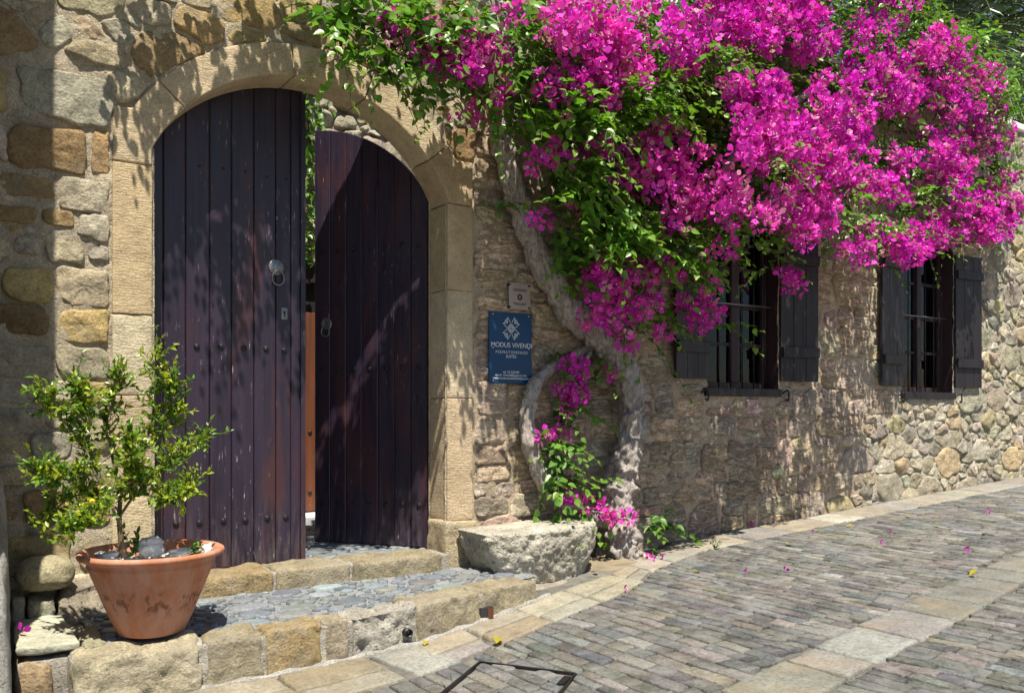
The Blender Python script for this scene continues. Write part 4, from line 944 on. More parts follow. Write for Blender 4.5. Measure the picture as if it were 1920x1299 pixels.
# ---- manhole
mh = empty('manhole_cover', (*mhc, road_z(mhc[0])), 'square manhole cover with thin black metal frame filled with street paving', 'manhole cover')
def mhz(x, y, z): return (x, y, road_z(x) + z)
def bar(p, q, w, h0, h1):
    d = (q - p) / np.linalg.norm(q - p); n = C(-d[1], d[0]) * w / 2; e = d * w / 2
    c = [p - e - n, q + e - n, q + e + n, p - e + n]; V = np.array([mhz(*a, h0) for a in c] + [mhz(*a, h1) for a in c]); return V, _box_F.copy()
for i in range(4):
    e = 0.0085; d = (MH[(i + 1) % 4] - MH[i]); d /= np.linalg.norm(d); V, F = bar(MH[i] + d * e, MH[(i + 1) % 4] - d * e if True else 0, 0.010, -0.02, 0.003 + 0.0005 * i); mk('frame', V, F, M['iron'], mh, smooth=False)
for i in range(4):
    pass
inner = mhc + (MH - mhc) * 0.975
V, F = patch(inner[::-1] if parea(inner) < 0 else inner, 0.007, 48, 77, back=0.01, amp=0.25, freq=9, roundk=0, wob=0, tilt=0, rings=(1, 0.985, 0.95, 0.75, 0.4)[:5], prof=(0, 0.8, 1, 1, 1)); mk('infill', on_road(V), F, M['cobble'], mh, (0.25, 0.24, 0.215))
for k, q in enumerate(MHset):
    V, F = patch(q, 0.018, 24, 4000 + k, back=0.01, amp=0.1, freq=20, roundk=0, wob=0.0, tilt=0.1, rings=(1, 0.975, 0.92, 0.45), prof=(0.2, 0.82, 0.98, 1.0), minamp=0.002); mk('sett', on_road(V), F, M['cobble'], mh, jit(cpal[r1.integers(7)], 0.08, r1))
lug = mhc + (MH[1] * 0.8 + MH[2] * 0.2 - mhc) * 0.9; V, F = bar(lug - C(.03, .02), lug + C(.03, .02), 0.03, 0, 0.006); mk('lifting_lug', V, F, M['iron'], mh, smooth=False)

# ---- wall signs
sg = empty('blue_sign', (3.23, -0.045, 1.52), 'blue acrylic hotel name sign with white star emblem on the wall', 'sign')
A_ = W(917, 584, -0.05); B_ = W(997, 590, -0.05); z0s, z1s = W(956, 719, -0.05)[2], W(956, 586, -0.05)[2]; xa, xb = A_[0], B_[0]; sw = xb - xa; scx = 0.5 * (xa + xb)
V, F, _ = rbox((sw, 0.012, z1s - z0s), 0.003, (1, 1, 1)); mk('panel', V + C(xa, -0.052, z0s), F, M['blue'], sg, smooth=False)
V, F = box(xa + 0.05, xb - 0.05, -0.040, -0.005, z0s + .05, z1s - .05); mk('backing', V, F, M['ink_shade'], sg, smooth=False)
SY = -0.0545; hz = z1s - z0s; zt = lambda f: z1s - f * hz
text_mesh('MODUS VIVENDI', 0.044, M['ink'], sg, (scx + .005, SY, zt(0.462)), xs=1.0, spacing=0.98)
text_mesh('PSEMATISMENOS', 0.026, M['ink'], sg, (scx + .005, SY, zt(0.562)), spacing=1.36)
text_mesh('SUITES', 0.028, M['ink'], sg, (scx, SY, zt(0.620)), spacing=1.0)
text_mesh('tel: 24 336400', 0.022, M['ink'], sg, (scx, SY, zt(0.84)))
text_mesh('email: vivendi@logos.cy.net', 0.022, M['ink'], sg, (scx, SY, zt(0.882)))
text_mesh('www.modusvivendiholidays.com', 0.022, M['ink'], sg, (scx, SY, zt(0.926)))
eb = Bag(); ec = C(scx, 0, zt(0.225)); es = 0.066
def strip(p, q, w=0.0034):
    p = C(*p) * es; q = C(*q) * es; d = (q - p) / np.linalg.norm(q - p); n = C(-d[1], d[0]) * w / 2
    c = [p - n, q - n, q + n, p + n]; V = np.array([(ec[0] + a[0], SY + s, ec[2] + a[1]) for s in (0.001, -0.001) for a in c]); eb.add(V, _box_F.copy())
for sx, sy in ((1, 1), (-1, 1), (1, -1), (-1, -1)):
    for p, q in (((0.08, 0.58), (0.42, 1.12)), ((0.42, 1.12), (0.42, 0.5)), ((0.5, 0.08), (1.0, 0.5)), ((1.0, 0.5), (0.45, 0.5)), ((0.53, 0.95), (0.53, 0.55)), ((0.65, 0.9), (0.65, 0.55)), ((0.77, 0.75), (0.77, 0.55)),
                 ((0.06, 0.06), (0.06, 0.5)), ((0.06, 0.06), (0.5, 0.06)), ((0.16, 0.14), (0.16, 0.42)), ((0.26, 0.14), (0.26, 0.33)), ((0.16, 0.14), (0.42, 0.14))):
        strip((p[0] * sx, p[1] * sy), (q[0] * sx, q[1] * sy))
eb.build('emblem', M['ink'], sg, False)
for fx in (0.09, 0.93):
    for fz in (0.035, 0.965, 0.5):
        V, F = lathe([(0.0005, 0.003), (0.004, 0.003), (0.0055, 0.0)], 10); mk('screw', np.c_[xa + fx * sw + V[:, 0], -0.052 - V[:, 2], zt(fz) + V[:, 1]], F, M['screw'], sg)
pq = empty('small_plaque', (3.30, -0.035, 2.02), 'small frosted grey plaque with dark star just above the blue sign', 'plaque')
xa2, xb2 = W(954, 555, -0.04)[0], W(994, 555, -0.04)[0]; za2, zb2 = W(974, 581, -0.04)[2], W(974, 531, -0.04)[2]; cx2 = 0.5 * (xa2 + xb2)
V, F, _ = rbox((xb2 - xa2, 0.006, zb2 - za2), 0.002, (1, 1, 1)); mk('panel', V + C(xa2, -0.043, za2), F, M['greyplate'], pq, smooth=False)
for fx in (0.03, 0.93):
    for fz in (0.08, 0.92):
        V, F = lathe([(0.0005, 0.004), (0.006, 0.004), (0.008, 0.0), (0.008, -0.04)], 10); mk('standoff', np.c_[xa2 + fx * (xb2 - xa2) + V[:, 0], -0.043 - V[:, 2], za2 + fz * (zb2 - za2) + V[:, 1]], F, M['iron'], pq)
b = Bag()
for f0, w in ((0.24, .62), (0.29, .62), (0.76, .62), (0.81, .5)):
    V, F = box(cx2 - w * .5 * (xb2 - xa2), cx2 + w * .5 * (xb2 - xa2), -0.0445, -0.0432, zb2 - f0 * (zb2 - za2) - .0018, zb2 - f0 * (zb2 - za2) + .0018); b.add(V, F)
b.build('small_print', M['ink_shade'], pq, False)
b = Bag(); cz2 = zb2 - 0.53 * (zb2 - za2)
for k in range(6):
    a0, a1 = k * math.pi / 3, (k + 2) * math.pi / 3; p = C(math.sin(a0), math.cos(a0)) * .022; q = C(math.sin(a1), math.cos(a1)) * .022; d = (q - p) / np.linalg.norm(q - p); n = C(-d[1], d[0]) * .003
    V = np.array([(cx2 + c[0], -0.0432 - s * 0.0012 - 0.0001 * k, cz2 + c[1]) for s in (0, 1) for c in (p - n, q - n, q + n, p + n)]); b.add(V, _box_F.copy())
b.build('star', M['ink_shade'], pq, False)

# ---- courtyard behind the gate: sunlit stone wall, brown door, beam
cy = empty('courtyard_wall', (3.0, 2.7, 0.4), 'sunlit rubble wall with brown wooden door seen through the half open gate', 'wall')
CYY = 2.6
V, F = box(0.2, 3.74, CYY, CYY + 0.3, 0.2, 5.4); cyw = mk('wall', V, F, M['mortar'], cy, (0.46, 0.43, 0.36), False)
bb = (1.4 / 1.5, 3.74 / 1.5, 2.45, 5.3); Sc = pack(bb, lambda l, u, v, r: r.uniform(*[(0.10, 0.15), (0.06, 0.09), (0.03, 0.05), (0.02, 0.03)][l]), (120, 300, 600, 800), 61)
build_stones(Sc, power_cells(Sc, bb), [], lambda X, Z, s: dict(gap=0.010, h=0.02 + 0.2 * min(s, 0.2) * r2.uniform(0.5, 1.2), mat='rubble', col=jit(pal_r[r2.integers(7)], 0.12, r2), amp=0.5, freq=10, tilt=0.5), CYY, cyw, 63, 60, score_mask=lambda px, py: 1.0 if 560 < px < 790 and 160 < py < 520 else 0.0)
V, F = box(2.3, 3.34, CYY - 0.10, CYY + 0.02, 2.46, 2.62); mk('beam', V, F, M['shutter'], cy, smooth=False)
V, F = box(2.3, 3.34, CYY - 0.03, CYY - 0.005, 2.2, 2.46); mk('recess_shade', V, F, M['shutter'], cy, smooth=False)  # dark board painting the shade of the recess over the door
e = np.linspace(2.35, 3.3, 10)
for a, b2 in zip(e[:-1], e[1:]):
    V, F, _ = rbox((b2 - a - .004, .03, 1.74), .004, (1, 1, 2)); mk('door_board', V + C(a, CYY - 0.05, 0.46), F, M['brown'], cy, smooth=False)
for zr in (0.62, 1.15):
    for q in 0.5 * (e[:-1] + e[1:]): mk('stud', sV * 1.1 + C(q, CYY - 0.05, zr), sF, M['iron'], cy)
V, F = box(2.2, 3.34, CYY - 0.30, CYY - 0.06, 0.43, 0.45); mk('door_step', V, F, M['white'], cy, smooth=False)
# far grey gable beyond the house and the hill
fb = empty('far_building', (16.0, 5.0, 0.5), 'pale grey stone gable rising behind the white coping', 'building')
V, F = box(11.2, 17.0, 4.6, 9, 0.0, 5.4); fw_ = mk('wall', V, F, M['mortar'], fb, (0.50, 0.49, 0.47), False)
V, F = box(11.0, 17.2, 4.5, 9.2, 5.4, 5.52); mk('roof', V, F, M['white'], fb, smooth=False)

# ================================================================== PLANTS
def rots(ax, roll, r):
    """rotation matrices (N,3,3) whose +Y is ax and whose +Z is turned by roll about it"""
    ax = ax / np.maximum(np.linalg.norm(ax, axis=1), 1e-9)[:, None]; ref = np.where(np.abs(ax[:, 2:3]) < 0.9, C(0, 0, 1)[None], C(1, 0, 0)[None])
    x = np.cross(ax, ref); x /= np.linalg.norm(x, axis=1)[:, None]; z = np.cross(x, ax)
    c, s = np.cos(roll)[:, None], np.sin(roll)[:, None]
    return np.stack([c * x + s * z, ax, -s * x + c * z], -1)
def scatter(T, F, pos, Rm, sc, cols, tcol=None):
    n, k = len(pos), len(T); V = np.einsum('nij,kj->nki', Rm, T) * np.asarray(sc).reshape(-1, 1, 1) + pos[:, None]
    Fs = [(f[None] + (np.arange(n) * k)[:, None, None]).reshape(-1, f.shape[1]) for f in F]
    Cc = np.repeat(cols[:, None], k, 1)
    if tcol is not None: Cc = np.where(tcol[None, :, :1] >= 0, tcol[None], Cc)
    return V.reshape(-1, 3), Fs, Cc.reshape(-1, 3)
# ovate leaf of unit length along +Y, folded along the midrib, tip drooping
def leaf_t(w=0.36, fold=0.10, droop=0.16):
    ys = [0, 0.12, 0.38, 0.68, 1.0]; ws = [0.0, 0.72 * w, w, 0.62 * w, 0.0]; V = []
    for y, q in zip(ys, ws): V += [(-q, y, fold * (q / w) - droop * y * y), (0, y, -droop * y * y - 0.02), (q, y, fold * (q / w) - droop * y * y)]
    F = []
    for i in range(4): a = i * 3; F += [(a, a + 1, a + 4, a + 3), (a + 1, a + 2, a + 5, a + 4)]
    return C(*V), [np.array(F)]
def bract_t():
    """three papery bracts round a small white flower, axis +Y"""
    V = []; F = []; tc = []
    for k in range(3):
        a = k * 2.094; L, w = 1.0, 0.44; n = len(V)
        prof = [(0.0, 0.05, 0.0), (-0.8 * w, 0.38, 0.10), (-w, 0.68, 0.16), (0, 1.0, 0.30), (w, 0.68, 0.16), (0.8 * w, 0.38, 0.10), (0, 0.55, 0.22)]
        for x, y, o in prof:
            rr = 0.10 + o + 0.55 * y; h = 0.92 * y - 0.18 * y * y
            t = (math.cos(a), math.sin(a)); V.append((t[0] * rr - t[1] * x, h, t[1] * rr + t[0] * x)); tc.append((-1, -1, -1))
        for i in range(6): F.append((n + i, n + (i + 1) % 6, n + 6))
    n = len(V)
    for k in range(4): a = k * 1.5708; V.append((0.10 * math.cos(a), 0.72, 0.10 * math.sin(a))); tc.append((0.85, 0.82, 0.72))
    V.append((0, 0.25, 0)); tc.append((0.75, 0.4, 0.6))
    for k in range(4): F.append((n + k, n + (k + 1) % 4, n + 4))
    F.append((n, n + 1, n + 2)); F.append((n, n + 2, n + 3))
    return C(*V), [np.array(F)], C(*tc)
LT, LF = leaf_t(); BT, BF, BC = bract_t()
LFtri = LF

r3 = np.random.default_rng(77)
def ray_at(px, py, d): return W(px, py, -d)
FP_, FA_, FC_ = [], [], []          # flowers: position, axis, colour
LP_, LA_, LN_, LS_, LC_ = [], [], [], [], []   # leaves
TW = []                             # twigs
def panicle(c, rad_, n, warm=0.5):
    u = r3.normal(0, 1, (n, 3)); u /= np.linalg.norm(u, axis=1)[:, None]; u[:, 1] -= 0.35; u[:, 2] += 0.2; u /= np.linalg.norm(u, axis=1)[:, None]
    p = c + u * rad_ * r3.uniform(0.55, 1.05, (n, 1)) * C(1.0, 0.9, 0.85)
    base = C(0.66, 0.015, 0.53) * (1 - warm) + C(0.84, 0.085, 0.53) * warm; base = base * r3.uniform(0.85, 1.1)
    col = base * r3.uniform(0.78, 1.18, (n, 1)) * (1 + r3.normal(0, 0.06, (n, 3)))
    fd = r3.random(n); col[fd < 0.07] = C(0.80, 0.30, 0.52) * 0.95; col[fd > 0.975] = C(0.34, 0.17, 0.13); FP_.append(p); FA_.append(u + r3.normal(0, 0.35, (n, 3))); FC_.append(np.clip(col, 0, 0.85))
def spray(c, d, L, n, size=0.07, lightness=0.5, droop=0.5):
    d = d / np.linalg.norm(d); t = np.linspace(0, 1, n); P = c + d * (t * L)[:, None]; P[:, 2] -= droop * L * t * t
    side = np.cross(d, (0, 0, 1)); side /= max(np.linalg.norm(side), 1e-6)
    sg_ = np.where(np.arange(n) % 2 == 0, 1, -1)[:, None]
    ax = d * 0.5 + side * sg_ * 0.8 + r3.normal(0, 0.3, (n, 3)) + C(0, -0.15, -0.45)
    LP_.append(P); LA_.append(ax); LS_.append(size * r3.uniform(0.6, 1.25, n) * (1 - 0.35 * t))
    young = (t[:, None] ** 2) * 0.55
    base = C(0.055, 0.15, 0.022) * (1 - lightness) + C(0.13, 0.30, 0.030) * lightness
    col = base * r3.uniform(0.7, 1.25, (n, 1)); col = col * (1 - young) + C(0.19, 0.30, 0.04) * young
    LC_.append(col); TW.append(P)
def blobs(lst, fn):
    for b in lst: fn(*b)
def fl(cx, cy, rx, ry, n, d0, d1, rad_=0.08, k=8, warm=0.55):
    for _ in range(n):
        a = r3.uniform(0, 6.283); q = math.sqrt(r3.random()); d = d0 + (d1 - d0) * r3.random() ** 0.7
        p = ray_at(cx + rx * q * math.cos(a), cy + ry * q * math.sin(a), d); panicle(p, rad_ * r3.uniform(0.7, 1.2), int(k * r3.uniform(0.6, 1.3)), warm * r3.uniform(0.3, 1.7))
def lf(cx, cy, rx, ry, n, d0, d1, light=0.4, L=0.28, size=0.082):
    for _ in range(n):
        a = r3.uniform(0, 6.283); q = math.sqrt(r3.random()); d = d0 + (d1 - d0) * r3.random()
        p = ray_at(cx + rx * q * math.cos(a), cy + ry * q * math.sin(a), d)
        dr_ = C(r3.normal(0, 0.7), -0.5 + r3.normal(0, 0.4), r3.normal(0.1, 0.5)); spray(p, dr_, L * r3.uniform(0.6, 1.3), int(r3.integers(6, 12)), size, np.clip(light + r3.normal(0, 0.25), 0, 1))
# --- the large mass of flowers on the right
MASS = C((1300, -60), (1245, 60), (1270, 115), (1345, 135), (1365, 185), (1385, 225), (1395, 260), (1385, 310), (1370, 345), (1395, 400), (1440, 440), (1500, 465), (1548, 440), (1600, 488), (1680, 503), (1735, 478), (1790, 448), (1895, 455), (1912, 400), (1895, 310), (1885, 215), (1850, 135), (1795, 95), (1745, 55), (1735, -60))
def dmass(px, py):
    t = np.clip((px - 1350) / 560, 0, 1)
    return (1.38 - 1.03 * t ** 0.9) * (0.72 + 0.28 * np.clip(py / 260, 0, 1))
holes = [(1695, 268, 46, 24), (1520, 215, 22, 26), (1650, 300, 22, 30), (1615, 395, 40, 30), (1470, 310, 22, 18), (1830, 180, 40, 16), (1690, 405, 45, 22), (1560, 175, 18, 16), (1760, 355, 30, 22), (1640, 100, 30, 20), (1450, 130, 20, 14), (1590, 300, 26, 14), (1500, 60, 26, 14), (1420, 200, 16, 22), (1740, 200, 30, 14), (1600, 60, 22, 14), (1730, 320, 26, 12), (1540, 340, 26, 16), (1850, 340, 20, 30), (1800, 260, 26, 12), (1480, 390, 18, 12), (1700, 130, 20, 12)]
n = 0
while n < 600:
    p = C(r3.uniform(1240, 1915), r3.uniform(-60, 505))
    if not inpoly(p[None], MASS)[0]: continue
    if any(((p[0] - a) / c) ** 2 + ((p[1] - b) / d) ** 2 < 1 for a, b, c, d in holes): continue
    nz_ = fbm(C((p[0] / 75, p[1] / 60, 3.1)), 1, 2, 3)[0]
    if nz_ < -0.22 and r3.random() < 0.8: continue
    dm = dmass(*p); bil = 0.12 * nz_; n += 1
    d = dm + 1.6 * bil - (dm * 0.6) * r3.random() ** 1.8
    panicle(ray_at(*p, max(d, 0.12)), 0.078 * r3.uniform(0.7, 1.25), int(13 * r3.uniform(0.6, 1.3)), np.clip(r3.uniform(0, 0.5) + 0.7 * np.clip((p[1] - 180) / 250, 0, 1) * np.clip((1650 - p[0]) / 250, 0, 1), 0, 1))
n = 0
while n < 420:                                        # leaves close to the wall, coloured darker for the shade behind the mass
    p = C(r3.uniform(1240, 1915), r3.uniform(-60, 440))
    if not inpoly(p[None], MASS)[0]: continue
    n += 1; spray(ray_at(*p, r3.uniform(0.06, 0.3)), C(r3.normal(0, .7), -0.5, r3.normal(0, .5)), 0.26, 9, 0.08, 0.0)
n = 0
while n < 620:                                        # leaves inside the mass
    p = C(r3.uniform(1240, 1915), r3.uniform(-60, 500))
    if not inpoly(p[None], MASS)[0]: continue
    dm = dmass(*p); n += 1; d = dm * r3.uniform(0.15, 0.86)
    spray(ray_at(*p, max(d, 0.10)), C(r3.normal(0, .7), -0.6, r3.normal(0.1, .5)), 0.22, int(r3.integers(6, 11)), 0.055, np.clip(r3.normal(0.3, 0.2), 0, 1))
for a, b, c, d in holes[3:7] + holes[8:9] + [(1350, 110, 30, 20), (1810, 130, 50, 25), (1640, 425, 40, 22), (1860, 150, 30, 20)]:
    for _ in range(9):
        p = (a + r3.normal(0, c * .6), b + r3.normal(0, d * .6)); spray(ray_at(*p, dmass(*p) + 0.02), C(r3.normal(0, .8), -0.6, r3.normal(0, .4)), 0.2, 9, 0.055, r3.uniform(0.3, 0.9))
for a in ((1850, 245, 45, 55, 24, .2, .42), (1862, 395, 42, 55, 22, .15, .35), (1800, 420, 60, 32, 20, .2, .45), (1790, 300, 50, 40, 16, .25, .5), (1850, 150, 34, 26, 14, .35, .55), (1765, 95, 44, 40, 22, .45, .68), (1800, 190, 50, 40, 18, .4, .6)): fl(*a)
# --- sparser flower heads further left
for a in ((755, 45, 32, 26, 7, .3, .5), (805, 95, 52, 38, 19, .4, .62), (870, 70, 34, 22, 6, .35, .6), (900, 108, 44, 30, 16, .45, .7), (865, 140, 26, 18, 4, .3, .5), (935, 150, 36, 26, 6, .3, .6), (905, 205, 40, 22, 6, .2, .4),
          (1045, 60, 44, 36, 17, .55, .9), (1112, 60, 62, 44, 28, .6, .95), (1165, 85, 50, 44, 22, .6, .95), (1092, 128, 44, 34, 15, .55, .85), (1150, 150, 60, 34, 20, .6, .9), (1050, 172, 44, 32, 14, .5, .8), (1192, 130, 26, 36, 7, .5, .85), (1200, 15, 28, 18, 5, .5, .8), (1075, 5, 40, 14, 5, .5, .8), (1265, 60, 24, 40, 9, .5, .75), (960, 20, 20, 14, 2, .5, .8), (1285, 110, 30, 30, 7, .6, .8),
          (1022, 300, 32, 24, 6, .45, .65), (1052, 292, 18, 14, 2, .45, .6), (1008, 398, 12, 14, 1, .3, .4), (1062, 400, 12, 8, 1, .4, .5), (1130, 268, 30, 20, 5, .5, .75), (1240, 240, 36, 30, 11, .5, .75), (1195, 285, 26, 18, 6, .5, .7), (1215, 330, 50, 36, 17, .5, .75), (1265, 340, 55, 42, 20, .55, .78), (1300, 390, 46, 34, 14, .55, .8), (1335, 355, 30, 40, 10, .6, .85), (1290, 300, 40, 20, 8, .55, .75), (1380, 380, 24, 40, 9, .8, 1.1), (1130, 200, 30, 16, 4, .55, .8), (1270, 420, 30, 20, 4, .6, .8),
          (1112, 515, 36, 24, 6, .28, .45), (1145, 545, 44, 34, 10, .3, .5), (1185, 575, 36, 30, 8, .3, .5), (1130, 595, 34, 26, 6, .28, .45), (1205, 505, 30, 18, 5, .35, .5), (1235, 490, 26, 14, 4, .4, .55), (1290, 572, 36, 20, 6, .35, .5), (1325, 595, 20, 22, 4, .4, .5), (1175, 632, 26, 12, 3, .28, .4), (1245, 625, 16, 14, 2, .3, .4), (1485, 535, 26, 20, 5, .5, .6), (1350, 478, 30, 18, 4, .7, .85), (1330, 540, 14, 20, 2, .5, .6), (1280, 520, 10, 20, 2, .5, .6)):
    fl(*a)
for a in ((1075, 690, 24, 16, 4, .12, .2, .055, 9), (1085, 725, 30, 26, 6, .14, .22, .06, 11), (1072, 762, 16, 16, 3, .13, .2, .055, 9), (1045, 815, 26, 14, 3, .14, .2, .055, 9), (1130, 700, 14, 10, 1, .12, .2, .05, 6),
          (1068, 908, 10, 10, 1, .22, .28, .04, 5), (1065, 935, 12, 8, 1, .24, .3, .04, 5), (1100, 945, 16, 10, 2, .26, .34, .04, 5), (1132, 955, 14, 8, 2, .28, .36, .04, 5), (1160, 972, 20, 8, 3, .34, .42, .04, 6)):
    fl(*a)
# --- foliage; leaves set deep get a darker green for the shade there
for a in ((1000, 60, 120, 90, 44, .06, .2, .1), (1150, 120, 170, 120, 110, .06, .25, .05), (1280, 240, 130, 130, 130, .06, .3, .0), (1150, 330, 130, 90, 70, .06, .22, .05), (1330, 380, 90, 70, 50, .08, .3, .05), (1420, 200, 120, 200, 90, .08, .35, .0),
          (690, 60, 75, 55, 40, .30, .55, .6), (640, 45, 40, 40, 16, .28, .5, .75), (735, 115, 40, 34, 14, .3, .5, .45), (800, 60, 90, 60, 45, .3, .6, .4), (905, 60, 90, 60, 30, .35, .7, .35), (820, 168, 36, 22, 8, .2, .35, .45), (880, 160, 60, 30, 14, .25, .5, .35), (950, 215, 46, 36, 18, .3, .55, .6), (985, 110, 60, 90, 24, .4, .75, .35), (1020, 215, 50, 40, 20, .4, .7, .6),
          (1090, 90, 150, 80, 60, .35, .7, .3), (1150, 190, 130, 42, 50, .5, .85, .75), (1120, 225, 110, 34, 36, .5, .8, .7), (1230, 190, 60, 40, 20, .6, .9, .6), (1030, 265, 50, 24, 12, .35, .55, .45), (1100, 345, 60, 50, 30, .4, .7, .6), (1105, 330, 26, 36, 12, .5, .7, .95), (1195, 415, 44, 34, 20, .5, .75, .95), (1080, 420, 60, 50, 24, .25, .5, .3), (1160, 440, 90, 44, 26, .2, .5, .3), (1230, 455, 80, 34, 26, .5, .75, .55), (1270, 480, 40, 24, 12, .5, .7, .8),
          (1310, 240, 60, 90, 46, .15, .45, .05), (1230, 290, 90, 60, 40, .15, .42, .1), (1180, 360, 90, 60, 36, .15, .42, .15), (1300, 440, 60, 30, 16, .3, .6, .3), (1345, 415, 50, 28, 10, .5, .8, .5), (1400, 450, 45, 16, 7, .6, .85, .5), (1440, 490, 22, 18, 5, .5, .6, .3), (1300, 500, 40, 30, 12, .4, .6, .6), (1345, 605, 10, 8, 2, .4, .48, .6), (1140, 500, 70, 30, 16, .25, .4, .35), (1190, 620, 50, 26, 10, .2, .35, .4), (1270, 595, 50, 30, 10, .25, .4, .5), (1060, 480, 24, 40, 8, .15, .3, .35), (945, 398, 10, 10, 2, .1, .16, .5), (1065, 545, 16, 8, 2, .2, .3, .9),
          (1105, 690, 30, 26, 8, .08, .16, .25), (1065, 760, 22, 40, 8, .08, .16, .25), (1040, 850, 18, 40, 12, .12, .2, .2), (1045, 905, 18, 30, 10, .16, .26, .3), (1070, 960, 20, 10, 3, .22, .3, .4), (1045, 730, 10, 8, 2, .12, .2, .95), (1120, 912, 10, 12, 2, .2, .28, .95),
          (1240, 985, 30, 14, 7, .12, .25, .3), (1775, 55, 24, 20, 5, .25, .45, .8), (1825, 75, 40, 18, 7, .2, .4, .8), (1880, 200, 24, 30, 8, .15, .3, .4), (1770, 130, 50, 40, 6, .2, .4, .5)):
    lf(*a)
# sprays that arch over the gateway above the frame
for _ in range(34):
    x = r3.uniform(0.75, 1.75); d_ = r3.uniform(0.22, 0.62); spray(C(x, -d_, 2.95 + 2.3 * d_ + r3.uniform(0.05, 0.55)), C(r3.normal(-.3, .6), -.4, r3.normal(-.1, .5)), 0.26, 10, 0.07, 0.4)
for _ in range(60):
    x = r3.uniform(0.95, 2.2); y = -r3.uniform(0.25, 0.65); z = 3.62 + 0.28 * (x - 1.0) * 0.6 + r3.uniform(0.0, 0.55)
    if z < 3.56 + 0.20 * (x - 0.95) + 0.35 * (-y): z += 0.15
    spray(C(x, y, z), C(r3.normal(-.4, .6), -.4, r3.normal(0, .5)), 0.26, 10, 0.06, 0.4)
for _ in range(300):
    x = r3.uniform(4.5, 9.6); spray(C(x, r3.uniform(-0.3, 0.35), 4.5 + r3.uniform(0, 0.75)), C(r3.normal(0, .7), -.5, r3.normal(0, .5)), 0.28, 9, 0.075, 0.25)
for _ in range(260):                                  # top of the vine lying on the wall above the frame
    x = r3.uniform(2.2, 9.2); d = r3.uniform(-0.1, 0.75); spray(C(x, -d, 4.15 + r3.uniform(0, 0.5) + 0.1 * (x > 5)), C(r3.normal(0, .7), -.4, r3.normal(0.1, .5)), 0.26, 9, 0.058, 0.35)
FPa = np.concatenate(FP_); FAa = np.concatenate(FA_); FCa = np.concatenate(FC_)
LPa = np.concatenate(LP_); LAa = np.concatenate(LA_); LSa = np.concatenate(LS_); LCa = np.concatenate(LC_)
okf = FPa[:, 1] < -0.02; FPa, FAa, FCa = FPa[okf], FAa[okf], FCa[okf]
okl = (LPa[:, 1] < -0.05) | (LPa[:, 2] > 4.45); LPa, LAa, LSa, LCa = LPa[okl], LAa[okl], LSa[okl], LCa[okl]
vine = empty('bougainvillea', (4.02, -0.22, 0.32), 'large climbing bougainvillea with magenta flowers and gnarled grey trunk', 'vine')
crown = empty('crown', (4.8, -0.5, 3.2), parent=vine)
FR = rots(FAa, r3.uniform(0, 6.28, len(FAa)), r3); FS = r3.uniform(0.026, 0.053, len(FPa))
up = np.tile(C(0.0, -0.42, 1.0), (len(LAa), 1)) + r3.normal(0, 0.4, (len(LAa), 3))
def leafrot(ax, upv):
    ax = ax / np.linalg.norm(ax, axis=1)[:, None]; z = upv - ax * np.sum(upv * ax, 1)[:, None]; z /= np.maximum(np.linalg.norm(z, axis=1), 1e-6)[:, None]
    return np.stack([np.cross(ax, z), ax, z], -1)
LR = leafrot(LAa, up)
# the most prominent flowers and leaves are pieces of their own, the rest one mass
def individuals(name, T, F, P, Rm, S_, cols, mat, parent, tcol=None, n=300):
    px, py = proj(P); dep = P[:, 0] * SA + (P[:, 1] + D) * CA; front = -P[:, 1]
    sc = S_ / dep * (1 + 0.9 * front) * ((px > 0) & (px < 1920) & (py > 0) & (py < 1299)); pick = np.argsort(-sc)[:n]; mask = np.zeros(len(P), bool); mask[pick] = True
    for i in pick:
        V, Fs, Cc = scatter(T, F, P[i:i + 1], Rm[i:i + 1], S_[i:i + 1], cols[i:i + 1], tcol); mk(name, V, Fs, mat, parent, Cc)
    return ~mask
rest = individuals('flower', BT, BF, FPa, FR, FS, FCa, M['bract'], crown, BC)
V, Fs, Cc = scatter(BT, BF, FPa[rest], FR[rest], FS[rest], FCa[rest], BC); tag(mk('flower_mass', V, Fs, M['bract'], crown, Cc), kind='stuff')
rest = individuals('leaf', LT, LF, LPa, LR, LSa, LCa, M['leaf'], crown)
V, Fs, Cc = scatter(LT, LF, LPa[rest], LR[rest], LSa[rest], LCa[rest]); tag(mk('foliage', V, Fs, M['leaf'], crown, Cc), kind='stuff')
tb = Bag()
for P in TW[::2]:
    V, F = tube(P, np.linspace(0.0035, 0.0015, len(P)), 4, False); tb.add(V, F)
tag(tb.build('twigs', M['twig'], crown), kind='stuff')
# trunk and limbs
def limb(name, pts, seg, n, knob, seed, parent=vine, mat='bark'):
    """pts: px, py, depth in front of the wall, radius in px at that depth"""
    P = []; Rr = []
    for px, py, d, w in pts:
        P.append(W(px, py, -d)); q = P[-1]; dep = q[0] * SA + (q[1] + D) * CA; Rr.append(0.84 * w * dep / FP)
    Q = spline(np.array(P), n); rr = np.interp(np.linspace(0, 1, n), np.linspace(0, 1, len(Rr)), Rr)
    V, F = tube(Q, rr, seg); c = np.repeat(Q, seg, 0); m = n * seg; dv = V[:m] - c; ln = np.linalg.norm(dv, axis=1)[:, None]
    lowk = np.clip((1.75 - V[:m, 2]) / 0.5, 0.25, 1.0); nz = 0.34 * knob * fbm(V[:m], 10, 3, seed) + lowk * 0.75 * knob * np.maximum(fbm(V[:m], 15, 2, seed + 7) - 0.05, 0) - 0.16 * np.clip(1 - 4 * np.abs(fbm(V[:m] * C(1, 1, 0.35), 13, 2, seed + 9)), 0, 1) + 0.17 * fbm(V[:m] * C(1.3, 1.3, 0.6), 40, 3, seed + 3)
    V[:m] += dv * nz[:, None]
    return mk(name, V, F, M[mat], parent)
